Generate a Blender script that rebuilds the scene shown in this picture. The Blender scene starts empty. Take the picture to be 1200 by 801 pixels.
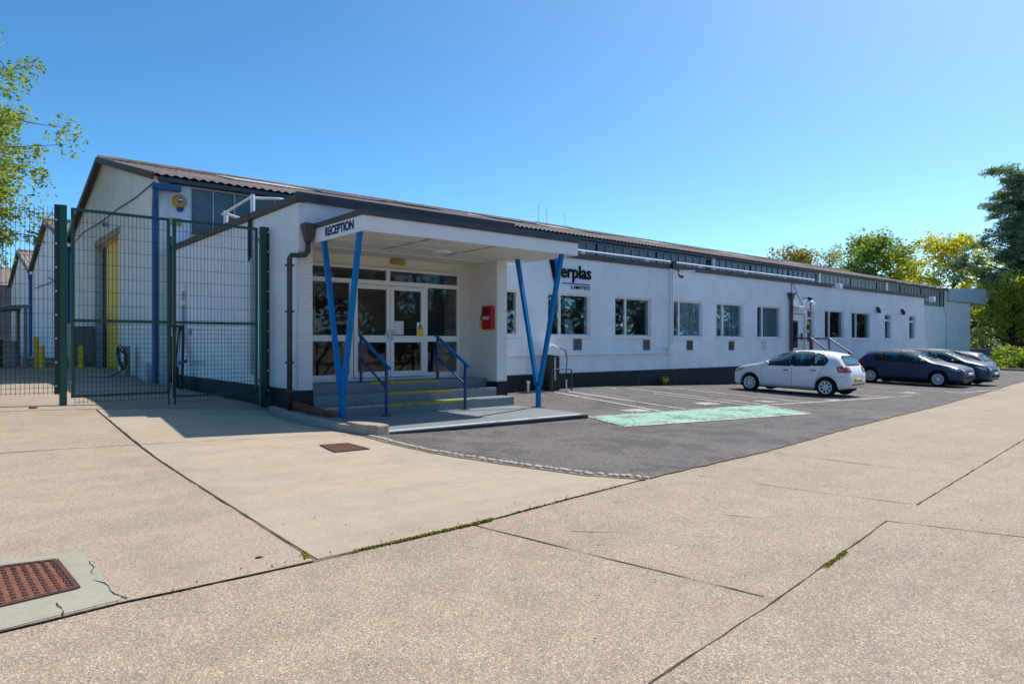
import bpy, bmesh, math, random
import numpy as np
from mathutils import Vector, Matrix
from mathutils.geometry import delaunay_2d_cdt
from mathutils.bvhtree import BVHTree
random.seed(7)
rng = np.random.default_rng(11)
S = bpy.context.scene
COL = S.collection
R = math.radians

# ------------------------------------------------------------------ terrain
GX = [-400, -30, 0, 2, 5.0, 6.4, 11, 16, 24, 34, 60, 120, 700]
GY = [-400, -40, 0, 5, 10, 14.5, 22.5, 30, 60, 700]
GZ = [
    [0, 0, 0, 0, 0, 0, 0, 0, -.1, -.2, -.45, -.8, -1.0],
    [0, 0, 0, 0, 0, 0, 0, 0, -.1, -.2, -.45, -.8, -1.0],
    [.08, .08, .08, .08, .07, .07, .05, .0, -.10, -.20, -.45, -.8, -1.0],
    [.14, .14, .14, .13, .11, .10, .05, .0, -.10, -.20, -.45, -.8, -1.0],
    [.36, .36, .30, .26, .17, .12, .10, .09, -.03, -.18, -.42, -.8, -1.0],
    [.66, .66, .66, .62, .44, .16, .22, .30, .05, -.06, -.40, -.8, -1.0],
    [.66, .66, .66, .62, .56, .16, .30, .30, .06, -.06, -.40, -.8, -1.0],
    [.8, .8, .8, .8, .8, .5, .5, .4, .1, -.05, -.40, -.8, -1.0],
    [.8, .8, .8, .8, .8, .6, .6, .5, .2, .0, -.40, -.8, -1.0],
    [.8, .8, .8, .8, .8, .6, .6, .5, .2, .0, -.40, -.8, -1.0]]
def _seg(A, v):
    for i in range(len(A) - 2):
        if v < A[i + 1]: break
    else: i = len(A) - 2
    return i, min(1, max(0, (v - A[i]) / (A[i + 1] - A[i])))
def _bil(x, y):
    i, t = _seg(GX, x); j, s = _seg(GY, y)
    a = GZ[j][i] * (1 - t) + GZ[j][i + 1] * t
    b = GZ[j + 1][i] * (1 - t) + GZ[j + 1][i + 1] * t
    return a * (1 - s) + b * s
_K = [(dx, dy) for dx in (-.9, -.3, .3, .9) for dy in (-.9, -.3, .3, .9)]
def g(x, y):
    return sum(_bil(x + a, y + b) for a, b in _K) / 16.0
SUN_STR, SKY_STR, EXPO = 2.8, .140, 1.0
SKY_AIR, SKY_DUST, SKY_OZ, SKY_SAT, SKY_HUE = .42, .5, 2.0, 1.26, .485
# ------------------------------------------------------------------ mesh helpers
class MB:
    """collects shapes; build() links them as ONE mesh object"""
    def __init__(s): s.v = []; s.f = []
    def add(s, vs, fs):
        n = len(s.v); s.v += [tuple(p) for p in vs]; s.f += [tuple(i + n for i in q) for q in fs]; return s
    def box(s, a, b):
        x0, y0, z0 = a; x1, y1, z1 = b
        return s.add([(x0,y0,z0),(x1,y0,z0),(x1,y1,z0),(x0,y1,z0),(x0,y0,z1),(x1,y0,z1),(x1,y1,z1),(x0,y1,z1)],
                     [(0,3,2,1),(4,5,6,7),(0,1,5,4),(1,2,6,5),(2,3,7,6),(3,0,4,7)])
    def bar(s, a, b, w, h=None, up=(0,0,1)):
        h = h or w; a = Vector(a); b = Vector(b); d = (b - a).normalized(); u = Vector(up)
        if abs(d.dot(u)) > .97: u = Vector((0,1,0))
        r = d.cross(u).normalized(); u = r.cross(d); vs = []
        for p in (a, b):
            for i, j in ((-1,-1),(1,-1),(1,1),(-1,1)): vs.append(p + r * (w/2*i) + u * (h/2*j))
        return s.add(vs, [(0,1,2,3),(7,6,5,4),(0,4,5,1),(1,5,6,2),(2,6,7,3),(3,7,4,0)])
    def tube(s, pts, r, n=8, cap=True):
        pts = [Vector(p) for p in pts]; rr = r if isinstance(r, (list, tuple)) else [r] * len(pts); vs = []; fs = []
        pu = None
        for i, p in enumerate(pts):
            d = (pts[min(i+1, len(pts)-1)] - pts[max(i-1, 0)]).normalized()
            if pu is None: pu = Vector((0,0,1)) if abs(d.z) < .9 else Vector((1,0,0))
            a = d.cross(pu).normalized(); pu = a.cross(d).normalized()
            for k in range(n):
                t = 2*math.pi*k/n; vs.append(p + (a*math.cos(t) + pu*math.sin(t)) * rr[i])
        for i in range(len(pts)-1):
            for k in range(n):
                fs.append((i*n+k, i*n+(k+1)%n, (i+1)*n+(k+1)%n, (i+1)*n+k))
        if cap: fs += [tuple(range(n))[::-1], tuple((len(pts)-1)*n + k for k in range(n))]
        return s.add(vs, fs)
    def prism(s, poly, vec):
        """closed polygon (3-D points) extruded by vec"""
        n = len(poly); v = Vector(vec); P = [Vector(p) for p in poly]
        return s.add(P + [p + v for p in P], [tuple(range(n))[::-1], tuple(range(n, 2*n))] + [(i, (i+1)%n, n+(i+1)%n, n+i) for i in range(n)])
    def lathe(s, prof, origin=(0,0,0), axis='Z', n=24):
        vs = []; fs = []; o = Vector(origin); m = len(prof)
        for k in range(n):
            t = 2*math.pi*k/n; c, q = math.cos(t), math.sin(t)
            for r, h in prof:
                p = {'Z': (r*c, r*q, h), 'Y': (r*c, h, r*q), 'X': (h, r*c, r*q)}[axis]; vs.append(o + Vector(p))
        for k in range(n):
            for i in range(m-1): fs.append((k*m+i, ((k+1)%n)*m+i, ((k+1)%n)*m+i+1, k*m+i+1))
        return s.add(vs, fs)
    def build(s, name, mat, parent=None, smooth=False, bevel=0, recalc=True):
        me = bpy.data.meshes.new(name); me.from_pydata(s.v, [], s.f)
        if recalc:
            bm = bmesh.new(); bm.from_mesh(me); bmesh.ops.recalc_face_normals(bm, faces=bm.faces); bm.to_mesh(me); bm.free()
        me.materials.append(mat)
        if smooth: me.polygons.foreach_set('use_smooth', [True]*len(me.polygons))
        o = bpy.data.objects.new(name, me); COL.objects.link(o)
        if parent: setpar(o, parent)
        if bevel:
            m = o.modifiers.new('bevel', 'BEVEL'); m.width = bevel; m.segments = 2; m.limit_method = 'ANGLE'
        return o
WORLD = {}
def setpar(o, p):
    o.parent = p
    if p.name in WORLD: o.matrix_parent_inverse = Matrix.Translation(-WORLD[p.name])
def tag(o, label=None, cat=None, group=None, kind=None):
    if label: o['label'] = label
    if cat: o['category'] = cat
    if group: o['group'] = group
    if kind: o['kind'] = kind
    return o
def empty(name, label, cat, loc=(0,0,0), rz=0, group=None):
    o = bpy.data.objects.new(name, None); COL.objects.link(o); o.empty_display_size = .3
    o.location = loc; o.rotation_euler = (0,0,rz); return tag(o, label, cat, group)
def place(name, label, cat, x, y, group=None, z=None):
    """Empty at a thing's base whose parts are built in world coordinates"""
    loc = Vector((x, y, g(x, y) if z is None else z)); o = empty(name, label, cat, loc, 0, group); WORLD[o.name] = loc
    return o
def copy_tree(o, parent=None):
    c = o.copy(); COL.objects.link(c)
    if parent: c.parent = parent
    for ch in list(o.children): copy_tree(ch, c)
    return c
def box(a, b, name, mat, parent=None, bevel=0): return MB().box(a, b).build(name, mat, parent, bevel=bevel)

def sheet(poly, off, name, mat, step=.5, zf=None, parent=None):
    """a polygon (x, y) draped over the terrain"""
    zf = zf or g
    pts = []; n = len(poly)
    for i in range(n):
        a = Vector(poly[i]); b = Vector(poly[(i+1) % n]); k = max(1, int((b-a).length / step))
        for j in range(k): pts.append(a.lerp(b, j / k))
    nb = len(pts)
    xs = [p[0] for p in poly]; ys = [p[1] for p in poly]
    def inside(x, y):
        c = False
        for i in range(n):
            x0, y0 = poly[i]; x1, y1 = poly[(i+1) % n]
            if (y0 > y) != (y1 > y) and x < (x1-x0)*(y-y0)/(y1-y0)+x0: c = not c
        return c
    gx = math.floor(min(xs)/step)*step
    while gx < max(xs):
        gy = math.floor(min(ys)/step)*step
        while gy < max(ys):
            if inside(gx, gy): pts.append(Vector((gx, gy)))
            gy += step
        gx += step
    v, e, f, *_ = delaunay_2d_cdt([Vector((p[0], p[1])) for p in pts], [], [list(range(nb))], 1, 1e-5)
    m = MB(); m.add([(p.x, p.y, zf(p.x, p.y) + off) for p in v], [tuple(q) for q in f])
    return m.build(name, mat, parent, smooth=True)
def strip_poly(pts, w, jit=0.0):
    """polyline -> thin closed polygon"""
    L = []; Rr = []; P = [Vector(p) for p in pts]; Q = []
    for a, b in zip(P, P[1:]):
        k = max(1, int((b-a).length/.18)) if jit else 1
        Q += [a.lerp(b, j/k) for j in range(k)]
    Q.append(P[-1])
    for i, p in enumerate(Q):
        d = (Q[min(i+1, len(Q)-1)] - Q[max(i-1,0)]).normalized(); nrm = Vector((-d.y, d.x))
        c = p + nrm * random.uniform(-jit, jit)*1.2; h = w/2 + random.uniform(-jit, jit)
        L.append(c + nrm*h); Rr.append(c - nrm*h)
    return [tuple(p) for p in L + Rr[::-1]]
def strip(pts, w, off, name, mat, jit=0.0):
    P = strip_poly(pts, w, jit); n = len(P)//2; m = MB()
    m.add([(x, y, g(x, y)+off) for x, y in P], [(i, i+1, 2*n-2-i, 2*n-1-i) for i in range(n-1)])
    return m.build(name, mat, smooth=True)

def wall(P, us, vs, holes, t, m=None, top=True, back=True):
    """slab wall with rectangular holes; P(u, v, d) gives the 3-D point, d = depth behind the face"""
    m = m or MB()
    U = sorted(set([us[0], us[1]] + [h[i] for h in holes for i in (0, 1)])); V = sorted(set([vs[0], vs[1]] + [h[i] for h in holes for i in (2, 3)]))
    for d in ((0, t) if back else (0,)):
        idx = [[None]*len(V) for _ in U]; vv = []; ff = []
        for i, u in enumerate(U):
            for j, v in enumerate(V): idx[i][j] = len(vv); vv.append(P(u, v, d))
        for i in range(len(U)-1):
            for j in range(len(V)-1):
                cu = (U[i]+U[i+1])/2; cv = (V[j]+V[j+1])/2
                if any(h[0] < cu < h[1] and h[2] < cv < h[3] for h in holes): continue
                ff.append((idx[i][j], idx[i+1][j], idx[i+1][j+1], idx[i][j+1]))
        m.add(vv, ff)
    for a, b, c, d in [(us[0], us[1], vs[0], vs[1])] + list(holes):
        for (u0, v0), (u1, v1) in (((a,c),(b,c)), ((b,c),(b,d)), ((b,d),(a,d)), ((a,d),(a,c))):
            m.add([P(u0,v0,0), P(u1,v1,0), P(u1,v1,t), P(u0,v0,t)], [(0,1,2,3)])
    return m

def text_mesh(txt, size, depth, bold=0.0, sx=1.0, spacing=1.0):
    cu = bpy.data.curves.new('lettering', 'FONT'); cu.body = txt; cu.size = size; cu.extrude = depth/2; cu.offset = bold
    cu.space_character = spacing; cu.resolution_u = 4
    o = bpy.data.objects.new('lettering', cu); COL.objects.link(o)
    dg = bpy.context.evaluated_depsgraph_get(); dg.update()
    me = bpy.data.meshes.new_from_object(o.evaluated_get(dg)); bpy.data.objects.remove(o); bpy.data.curves.remove(cu)
    n = len(me.vertices); co = np.empty(n*3); me.vertices.foreach_get('co', co); co = co.reshape(-1, 3)
    mn = co.min(0); co[:, 0] = (co[:, 0]-mn[0])*sx; co[:, 1] -= mn[1]; me.vertices.foreach_set('co', co.ravel()); me.update()
    return me, co[:, 0].max(), co[:, 1].max()
def text(txt, name, mat, origin, right, up, width, height, depth=.012, bold=0.0, parent=None, spacing=1.0):
    """lettering fitted to width x height, lower-left at origin"""
    me, w, h = text_mesh(txt, 1.0, .02, bold, 1.0, spacing)
    r = Vector(right).normalized(); u = Vector(up).normalized(); nn = r.cross(u)
    M = Matrix.Translation(Vector(origin)) @ Matrix((r*(width/w), u*(height/h), nn*(depth/.02))).transposed().to_4x4()
    me.transform(M); me.materials.clear(); me.materials.append(mat)
    o = bpy.data.objects.new(name, me); COL.objects.link(o)
    if parent: setpar(o, parent)
    return o

# ------------------------------------------------------------------ materials
def lin(c): return tuple(((v/255)/12.92 if v/255 <= .04045 else ((v/255+.055)/1.055)**2.4) for v in c)
class N:
    def __init__(s, name):
        s.m = bpy.data.materials.new(name); s.m.use_nodes = True; s.t = s.m.node_tree; s.t.nodes.clear()
        s.out = s.n('ShaderNodeOutputMaterial'); s.tc = None
    def n(s, typ, **kw):
        x = s.t.nodes.new(typ)
        for k, v in kw.items():
            if k.startswith('_'): setattr(x, k[1:], v)
            else: s.set(x, k.replace('__', ' '), v)
        return x
    def set(s, x, k, v):
        i = x.inputs[int(k[1:])] if k[0] == 'i' and k[1:].isdigit() else x.inputs[k]
        if isinstance(v, bpy.types.NodeSocket): s.t.links.new(v, i)
        else: i.default_value = (*v, 1) if isinstance(v, tuple) and len(v) == 3 and i.type == 'RGBA' else v
    def obj(s, world=True):
        if not s.tc: s.tc = s.n('ShaderNodeNewGeometry').outputs['Position'] if world else s.n('ShaderNodeTexCoord').outputs['Object']
        return s.tc
    def map(s, scale, vec=None):
        return s.n('ShaderNodeMapping', Vector=vec or s.obj(), Scale=scale).outputs[0]
    def noise(s, scale, detail=4, rough=.55, vec=None, dist=0):
        return s.n('ShaderNodeTexNoise', Vector=vec or s.obj(), Scale=scale, Detail=detail, Roughness=rough, Distortion=dist).outputs[0]
    def ramp(s, fac, stops):
        x = s.n('ShaderNodeValToRGB', Fac=fac); e = x.color_ramp.elements
        while len(e) > 1: e.remove(e[-1])
        for i, (p, c) in enumerate(stops):
            el = e[0] if i == 0 else e.new(p); el.position = p; el.color = (*c, 1) if len(c) == 3 else c
        return x.outputs[0]
    def mix(s, fac, a, b, mode='MIX'):
        x = s.n('ShaderNodeMix', _data_type='RGBA', _blend_type=mode)
        s.set(x, 'i0', fac); s.set(x, 'i6', a); s.set(x, 'i7', b); return x.outputs[2]
    def math(s, op, a, b=0.0, clamp=False):
        x = s.n('ShaderNodeMath', _operation=op, _use_clamp=clamp); s.set(x, 'i0', a); s.set(x, 'i1', b); return x.outputs[0]
    def bump(s, h, strength=.3, dist=.01, normal=None):
        x = s.n('ShaderNodeBump', Height=h, Strength=strength, Distance=dist)
        if normal: s.set(x, 'Normal', normal)
        return x.outputs[0]
    def pbr(s, col, rough=.6, normal=None, metal=0.0, spec=.5, **kw):
        b = s.n('ShaderNodeBsdfPrincipled', Base__Color=col, Roughness=rough, Metallic=metal)
        b.inputs['Specular IOR Level'].default_value = spec
        if normal: s.set(b, 'Normal', normal)
        for k, v in kw.items(): s.set(b, k.replace('__', ' '), v)
        return b.outputs[0]
    def done(s, sh): s.t.links.new(sh, s.out.inputs[0]); return s.m
def paint(name, c, rough=.45, var=.12, spec=.5, metal=0.0, scale=3, bump=0.0):
    q = N(name); n = q.noise(scale, 6, .65); n2 = q.noise(scale*9, 3)
    f = q.math('ADD', q.math('MULTIPLY', n, .7), q.math('MULTIPLY', n2, .3))
    col = q.ramp(f, [(.3, tuple(v*(1-var*1.3) for v in c)), (.7, tuple(min(.92, v*(1+var*.6)) for v in c))])
    nm = q.bump(n2, bump, .004) if bump else None
    return q.done(q.pbr(col, rough, nm, metal, spec))
M = {}
def ground_concrete(name, cols, mottle, tint=None, agg=70, bstr=.35):
    q = N(name); wv = q.n('ShaderNodeVectorMath', _operation='ADD'); q.set(wv, 'i0', q.obj()); q.set(wv, 'i1', q.n('ShaderNodeVectorMath', _operation='SCALE', i0=q.n('ShaderNodeTexNoise', Vector=q.obj(), Scale=60.0).outputs['Color'], Scale=.012).outputs[0])
    v = q.n('ShaderNodeTexVoronoi', Vector=wv.outputs[0], Scale=agg)
    big = q.noise(.35, 5, .6); mid = q.noise(3.2, 5, .6); fine = q.noise(150, 2)
    spk = q.ramp(q.n('ShaderNodeSeparateColor', Color=v.outputs['Color']).outputs[0], [(0, cols[0]), (.3, cols[1]), (.6, cols[2]), (.85, cols[3]), (1, cols[4])])
    base = q.mix(mottle, cols[2], spk)
    st = q.ramp(big, [(.3, (.93, .92, .90)), (.5, (1.0, .99, .98)), (.72, (1.06, 1.05, 1.03))])
    c = q.mix(1.0, base, st, 'MULTIPLY')
    c = q.mix(1.0, c, q.ramp(mid, [(.28, (.92, .91, .90)), (.62, (1.03, 1.03, 1.03))]), 'MULTIPLY')
    c = q.mix(1.0, c, q.ramp(fine, [(.3, (.84, .84, .84)), (.7, (1.12, 1.12, 1.12))]), 'MULTIPLY')
    # tyre rubber and drip stains
    sp = q.noise(1.3, 8, .75, dist=.8)
    c = q.mix(q.math('MULTIPLY', q.ramp(sp, [(.62, (0,0,0)), (.78, (1,1,1))]), .24), c, (.17, .145, .12))
    drip = q.noise(6.5, 5, .6, dist=.3)
    c = q.mix(q.math('MULTIPLY', q.ramp(drip, [(.70, (0,0,0)), (.76, (1,1,1))]), .40), c, (.10, .085, .07))
    trk = q.noise(1.0, 5, .62, q.map((.10, 2.3, 1)))
    c = q.mix(1.0, c, q.ramp(trk, [(.30, (.92, .92, .92)), (.48, (1, 1, 1)), (.7, (1.05, 1.05, 1.04))]), 'MULTIPLY')
    pat = q.noise(.9, 3, .5, dist=1.5)
    c = q.mix(1.0, c, q.ramp(pat, [(.38, (.965, .965, .97)), (.50, (1.02, 1.015, 1.0))]), 'MULTIPLY')
    if tint: c = q.mix(1.0, c, tint, 'MULTIPLY')
    b = q.bump(v.outputs['Distance'], bstr, .006)
    return q.done(q.pbr(c, .85, b, spec=.25))
M['road'] = ground_concrete('exposed_aggregate_concrete', [(.18,.155,.13),(.295,.245,.195),(.352,.295,.232),(.46,.33,.205),(.62,.56,.475)], .82, agg=120, bstr=.4)
M['road_grey'] = ground_concrete('greyer_aggregate_concrete', [(.18,.155,.13),(.29,.245,.20),(.345,.295,.235),(.44,.33,.21),(.62,.56,.48)], .85, (1.0,.99,.985), agg=112, bstr=.45)
M['apron'] = ground_concrete('brushed_concrete', [(.29,.238,.182),(.37,.306,.238),(.41,.343,.268),(.435,.363,.28),(.51,.44,.36)], .55, agg=110, bstr=.15)
M['yard'] = ground_concrete('yard_concrete', [(.20,.16,.122),(.315,.258,.20),(.385,.318,.248),(.445,.352,.256),(.55,.485,.41)], .75, agg=125, bstr=.25)
M['collar'] = paint('smooth_grey_concrete', (.36,.335,.27), .85, .16, .2, bump=.3)
M['kerb'] = paint('kerb_concrete', (.33,.30,.26), .85, .2, .2, bump=.4)
def asphalt():
    q = N('asphalt'); v = q.n('ShaderNodeTexVoronoi', Vector=q.obj(), Scale=85)
    spk = q.ramp(q.n('ShaderNodeSeparateColor', Color=v.outputs['Color']).outputs[0], [(0,(.065,.06,.058)),(.5,(.122,.114,.111)),(1,(.22,.205,.195))])
    c = q.mix(1.0, spk, q.ramp(q.noise(.5, 6, .65), [(.3,(.82,.82,.84)),(.7,(1.18,1.15,1.15))]), 'MULTIPLY')
    c = q.mix(q.math('MULTIPLY', q.ramp(q.noise(2.2, 6, .7), [(.6,(0,0,0)),(.75,(1,1,1))]), .35), c, (.20,.18,.165))
    c = q.mix(1.0, c, q.ramp(q.noise(.8, 3, .5, dist=2.0), [(.44,(.80,.80,.82)),(.47,(1.04,1.03,1.03))]), 'MULTIPLY')
    return q.done(q.pbr(c, .88, q.bump(v.outputs['Distance'], .5, .006), spec=.2))
M['asphalt'] = asphalt()
def brick_paint(name, c, plane, strength, dirt=.25, scale=1.0, streak=True):
    q = N(name); sep = q.n('ShaderNodeSeparateXYZ', Vector=q.obj())
    cb = q.n('ShaderNodeCombineXYZ'); q.set(cb, 'X', sep.outputs[0 if plane == 'XZ' else 1]); q.set(cb, 'Y', sep.outputs[2])
    w = q.n('ShaderNodeVectorMath', _operation='ADD'); q.set(w, 'i0', cb.outputs[0])
    q.set(w, 'i1', q.n('ShaderNodeVectorMath', _operation='SCALE', i0=q.n('ShaderNodeTexNoise', Vector=q.obj(), Scale=6.0).outputs['Color'], Scale=.012).outputs[0])
    br = q.n('ShaderNodeTexBrick', Vector=w.outputs[0], Scale=scale, Color1=(1,1,1), Color2=(.8,.8,.8), Mortar=(0,0,0))
    br.inputs['Mortar Size'].default_value = .011; br.inputs['Brick Width'].default_value = .225; br.inputs['Row Height'].default_value = .075
    br.inputs['Mortar Smooth'].default_value = .4
    n = q.noise(18, 5, .65)
    h = q.math('ADD', br.outputs['Fac'] if False else q.n('ShaderNodeSeparateColor', Color=br.outputs['Color']).outputs[0], q.math('MULTIPLY', n, .5))
    stx = q.noise(1.0, 7, .7, q.map((2.2, 2.2, .6)))
    col = q.mix(q.math('MULTIPLY', q.ramp(stx, [(.5,(0,0,0)),(.8,(1,1,1))]), dirt if streak else 0), c, (.30,.26,.21))
    pa = q.noise(1.1, 6, .7)
    col = q.mix(1.0, col, q.ramp(pa, [(.3, (.88,.88,.88)), (.65, (1.03,1.03,1.03))]), 'MULTIPLY')
    spl = q.math('MULTIPLY', q.ramp(sep.outputs[2], [(.0,(1,1,1)),(.5,(.85,.85,.85)),(1.0,(0,0,0))]), q.ramp(q.noise(2.4, 7, .75), [(.42,(0,0,0)),(.68,(1,1,1))]))
    rs = q.math('MULTIPLY', q.ramp(q.noise(1.0, 4, .7, q.map((7, 7, .12))), [(.60,(0,0,0)),(.74,(1,1,1))]), q.ramp(q.noise(.5, 3), [(.45,(0,0,0)),(.65,(1,1,1))]))
    col = q.mix(q.math('MULTIPLY', rs, .42), col, (.34,.32,.28))
    col = q.mix(q.math('MULTIPLY', spl, .5), col, (.33,.29,.23))
    chip = q.ramp(q.noise(5.5, 8, .75), [(.735,(0,0,0)),(.76,(1,1,1))])
    col = q.mix(q.math('MULTIPLY', chip, .6*min(1, dirt*3)), col, (.27,.22,.18))
    return q.done(q.pbr(col, .6, q.bump(h, strength, .012), spec=.3))
M['white_wall'] = brick_paint('white_painted_brick', (.78,.84,.90), 'XZ', .2, .12)
M['white_pier'] = brick_paint('white_rough_brick', (.80,.80,.80), 'XZ', .75, .08)
M['gable_wall'] = brick_paint('weathered_white_brick', (.83,.84,.83), 'YZ', 1.0, .32)
M['side_wall'] = brick_paint('white_side_brick', (.80,.82,.84), 'YZ', .6, .25)
M['plinth'] = paint('black_plinth_paint', (.020,.024,.032), .65, .45, .3, scale=5, bump=.4)
M['white'] = paint('white_gloss_paint', (.80,.80,.80), .35, .03)
M['upvc'] = paint('white_plastic', (.80,.80,.79), .3, .02)
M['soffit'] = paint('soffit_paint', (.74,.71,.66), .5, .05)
M['blue'] = paint('blue_gloss_paint', (.0,.17,.46), .6, .12, .22)
M['darkblue'] = paint('dark_blue_paint', (.008,.05,.20), .35, .15)
M['pipeblue'] = paint('blue_pipe_paint', (.004,.10,.28), .4, .2)
M['green'] = paint('green_powder_coat', (.004,.075,.05), .4, .12)
M['greenwire'] = paint('green_wire_coat', (.006,.030,.026), .5, .1)
M['yellow'] = paint('yellow_paint', (.95,.52,.01), .5, .18)
M['yellowdoor'] = paint('yellow_door_paint', (.98,.60,.004), .55, .1)
M['brown'] = paint('brown_trim', (.075,.058,.05), .6, .3)
M['bitumen'] = paint('grey_flashing', (.045,.05,.058), .55, .35, bump=.3)
M['black'] = paint('black_plastic', (.012,.012,.014), .4, .2)
M['gutter'] = paint('grey_gutter', (.05,.065,.09), .5, .3)
M['grey'] = paint('grey_steel', (.22,.24,.26), .5, .15)
M['lightgrey'] = paint('light_grey_steel', (.52,.54,.55), .4, .1)
M['slab'] = paint('grey_floor_paint', (.21,.24,.255), .6, .14, .35, scale=2.2, bump=.2)
M['slabwhite'] = paint('white_edge_paint', (.62,.62,.60), .7, .2, .3, scale=6)
M['slabdark'] = paint('dark_edge_paint', (.055,.06,.07), .7, .3, .3)
M['red'] = paint('red_plastic', (.42,.008,.012), .35, .08)
M['rust'] = paint('rusty_iron', (.22,.085,.05), .75, .35, .3, scale=12, bump=.5)
M['rustdark'] = paint('dark_rusty_iron', (.11,.06,.05), .8, .4, .2, scale=20, bump=.5)
M['letterblue'] = paint('navy_lettering', (.006,.018,.12), .6, .05, .2)
M['letterblack'] = paint('black_lettering', (.004,.004,.005), .7, .05, .15)
M['brandblue'] = paint('bright_blue_lettering', (.004,.10,.55), .5, .05, .2)
M['joint'] = paint('dirty_joint', (.085,.072,.055), .95, .7, .1, scale=14)
M['joint2'] = paint('filled_joint', (.19,.155,.12), .95, .4, .1, scale=14)
M['moss'] = paint('moss', (.45,.46,.06), .95, .5, .1, scale=30, bump=.8)
M['stone'] = paint('pale_cobble', (.45,.41,.35), .8, .3, .3, scale=8, bump=.4)
M['redbrick'] = paint('red_clay_brick', (.25,.075,.05), .8, .25, .2, scale=10, bump=.3)
M['gravel'] = paint('grey_gravel', (.23,.22,.20), .9, .45, .2, scale=40)
M['wood'] = paint('dark_timber', (.10,.055,.03), .5, .3)
M['floor'] = paint('lobby_floor', (.10,.09,.08), .5, .2)
M['ply'] = paint('beige_plywood', (.36,.28,.17), .7, .2)
M['blind'] = paint('grey_blind_fabric', (.66,.74,.79), .8, .08, .1, scale=1)
M['rubber'] = paint('black_rubber', (.014,.014,.015), .7, .2, .3)
M['paper'] = paint('white_paper', (.72,.73,.72), .7, .05, .2)
M['hivis'] = paint('green_cloth', (.10,.45,.06), .8, .1, .1)
def line_paint(name, c, wear):
    q = N(name); n = q.noise(9, 8, .7); n2 = q.noise(1.4, 5, .6)
    f = q.ramp(q.math('ADD', q.math('MULTIPLY', n, .6), q.math('MULTIPLY', n2, .4)), [(wear-.05,(1,1,1)),(wear+.06,(0,0,0))])
    col = q.mix(f, (.12,.112,.11), c)
    return q.done(q.pbr(col, .8, q.bump(n, .2, .004), spec=.25))
M['line'] = line_paint('worn_white_line', (.58,.57,.54), .545)
M['linefaint'] = line_paint('faded_white_line', (.46,.45,.43), .50)
M['greenpaint'] = line_paint('worn_mint_paint', (.28,.50,.38), .53)
def glass(name, tint=(.50,.62,.62), rough=.02, refl=.5):
    q = N(name); fr = q.n('ShaderNodeFresnel', IOR=1.55).outputs[0]
    f = q.math('MULTIPLY', fr, refl, True)
    wob = q.bump(q.noise(1.7, 2), .04, .02)
    gl = q.n('ShaderNodeBsdfGlossy', Color=(.95,.97,1.0), Roughness=rough, Normal=wob).outputs[0]
    tr = q.n('ShaderNodeBsdfTransparent', Color=tint).outputs[0]
    mx = q.n('ShaderNodeMixShader', i0=f, i1=tr, i2=gl)
    return q.done(mx.outputs[0])
M['glass'] = glass('window_glass', (.82,.92,.95), refl=.34)
M['carglass'] = glass('tinted_car_glass', (.78,.93,.90), refl=.5)
M['doorglass'] = glass('door_glass', (.90,.92,.90), refl=.42)
def cleglass():
    q = N('dirty_wired_glass'); n = q.noise(.9, 5, .7)
    col = q.ramp(n, [(.3,(.035,.055,.065)),(.7,(.13,.17,.19))])
    return q.done(q.pbr(col, .25, spec=.6))
M['cleglass'] = cleglass()
def roofmat():
    q = N('weathered_fibre_cement'); n = q.noise(.6, 7, .7); st = q.noise(1.0, 6, .7, q.map((3.5,.3,.3)))
    c = q.ramp(n, [(.25,(.15,.125,.115)),(.5,(.255,.215,.20)),(.75,(.36,.32,.30))])
    c = q.mix(1.0, c, q.ramp(st, [(.3,(.7,.68,.66)),(.7,(1.15,1.13,1.1))]), 'MULTIPLY')
    lic = q.ramp(q.noise(3.5, 8, .75), [(.62,(0,0,0)),(.68,(1,1,1))])
    c = q.mix(q.math('MULTIPLY', lic, .5), c, (.33,.25,.13))
    return q.done(q.pbr(c, .9, q.bump(q.noise(40, 4), .4, .01), spec=.15))
M['roof'] = roofmat()
M['rooflight'] = paint('pale_roof_panel', (.50,.49,.46), .6, .15, .3)
def carpaint(name, c, metal=.35, rough=.28, coat=.4):
    q = N(name); fl = q.noise(900, 1)
    col = q.ramp(fl, [(.3, tuple(v*.85 for v in c)), (.7, tuple(min(.95, v*1.15) for v in c))])
    b = q.pbr(col, rough, None, metal, .5); b.node.inputs['Coat Weight'].default_value = coat; b.node.inputs['Coat Roughness'].default_value = .03
    return q.done(b)
M['car_white'] = carpaint('silver_white_car_paint', (.74,.76,.78), .0, .3)
M['car_navy'] = carpaint('navy_car_paint', (.004,.024,.075), .0, .4, .15)
M['car_blue'] = carpaint('slate_blue_car_paint', (.006,.038,.075), .0, .4, .2)
M['car_grey'] = carpaint('dark_grey_car_paint', (.16,.165,.17), .2, .3)
M['rim'] = paint('silver_wheel', (.72,.73,.75), .35, .05, .5, .1)
M['tyre'] = paint('tyre_rubber', (.016,.016,.017), .8, .2, .2)
M['seat'] = paint('dark_seat_fabric', (.02,.022,.025), .9, .2, .1)
M['plate_yellow'] = paint('yellow_plate', (.65,.42,.02), .5, .05)
M['plate_white'] = paint('white_plate', (.75,.75,.72), .5, .05)
M['tail'] = carpaint('red_lamp', (.42,.008,.015), 0, .1)
M['lamp'] = carpaint('clear_lamp', (.40,.43,.46), .6, .12)
M['under'] = paint('underbody', (.01,.01,.01), .9, .1, .1)
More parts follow.
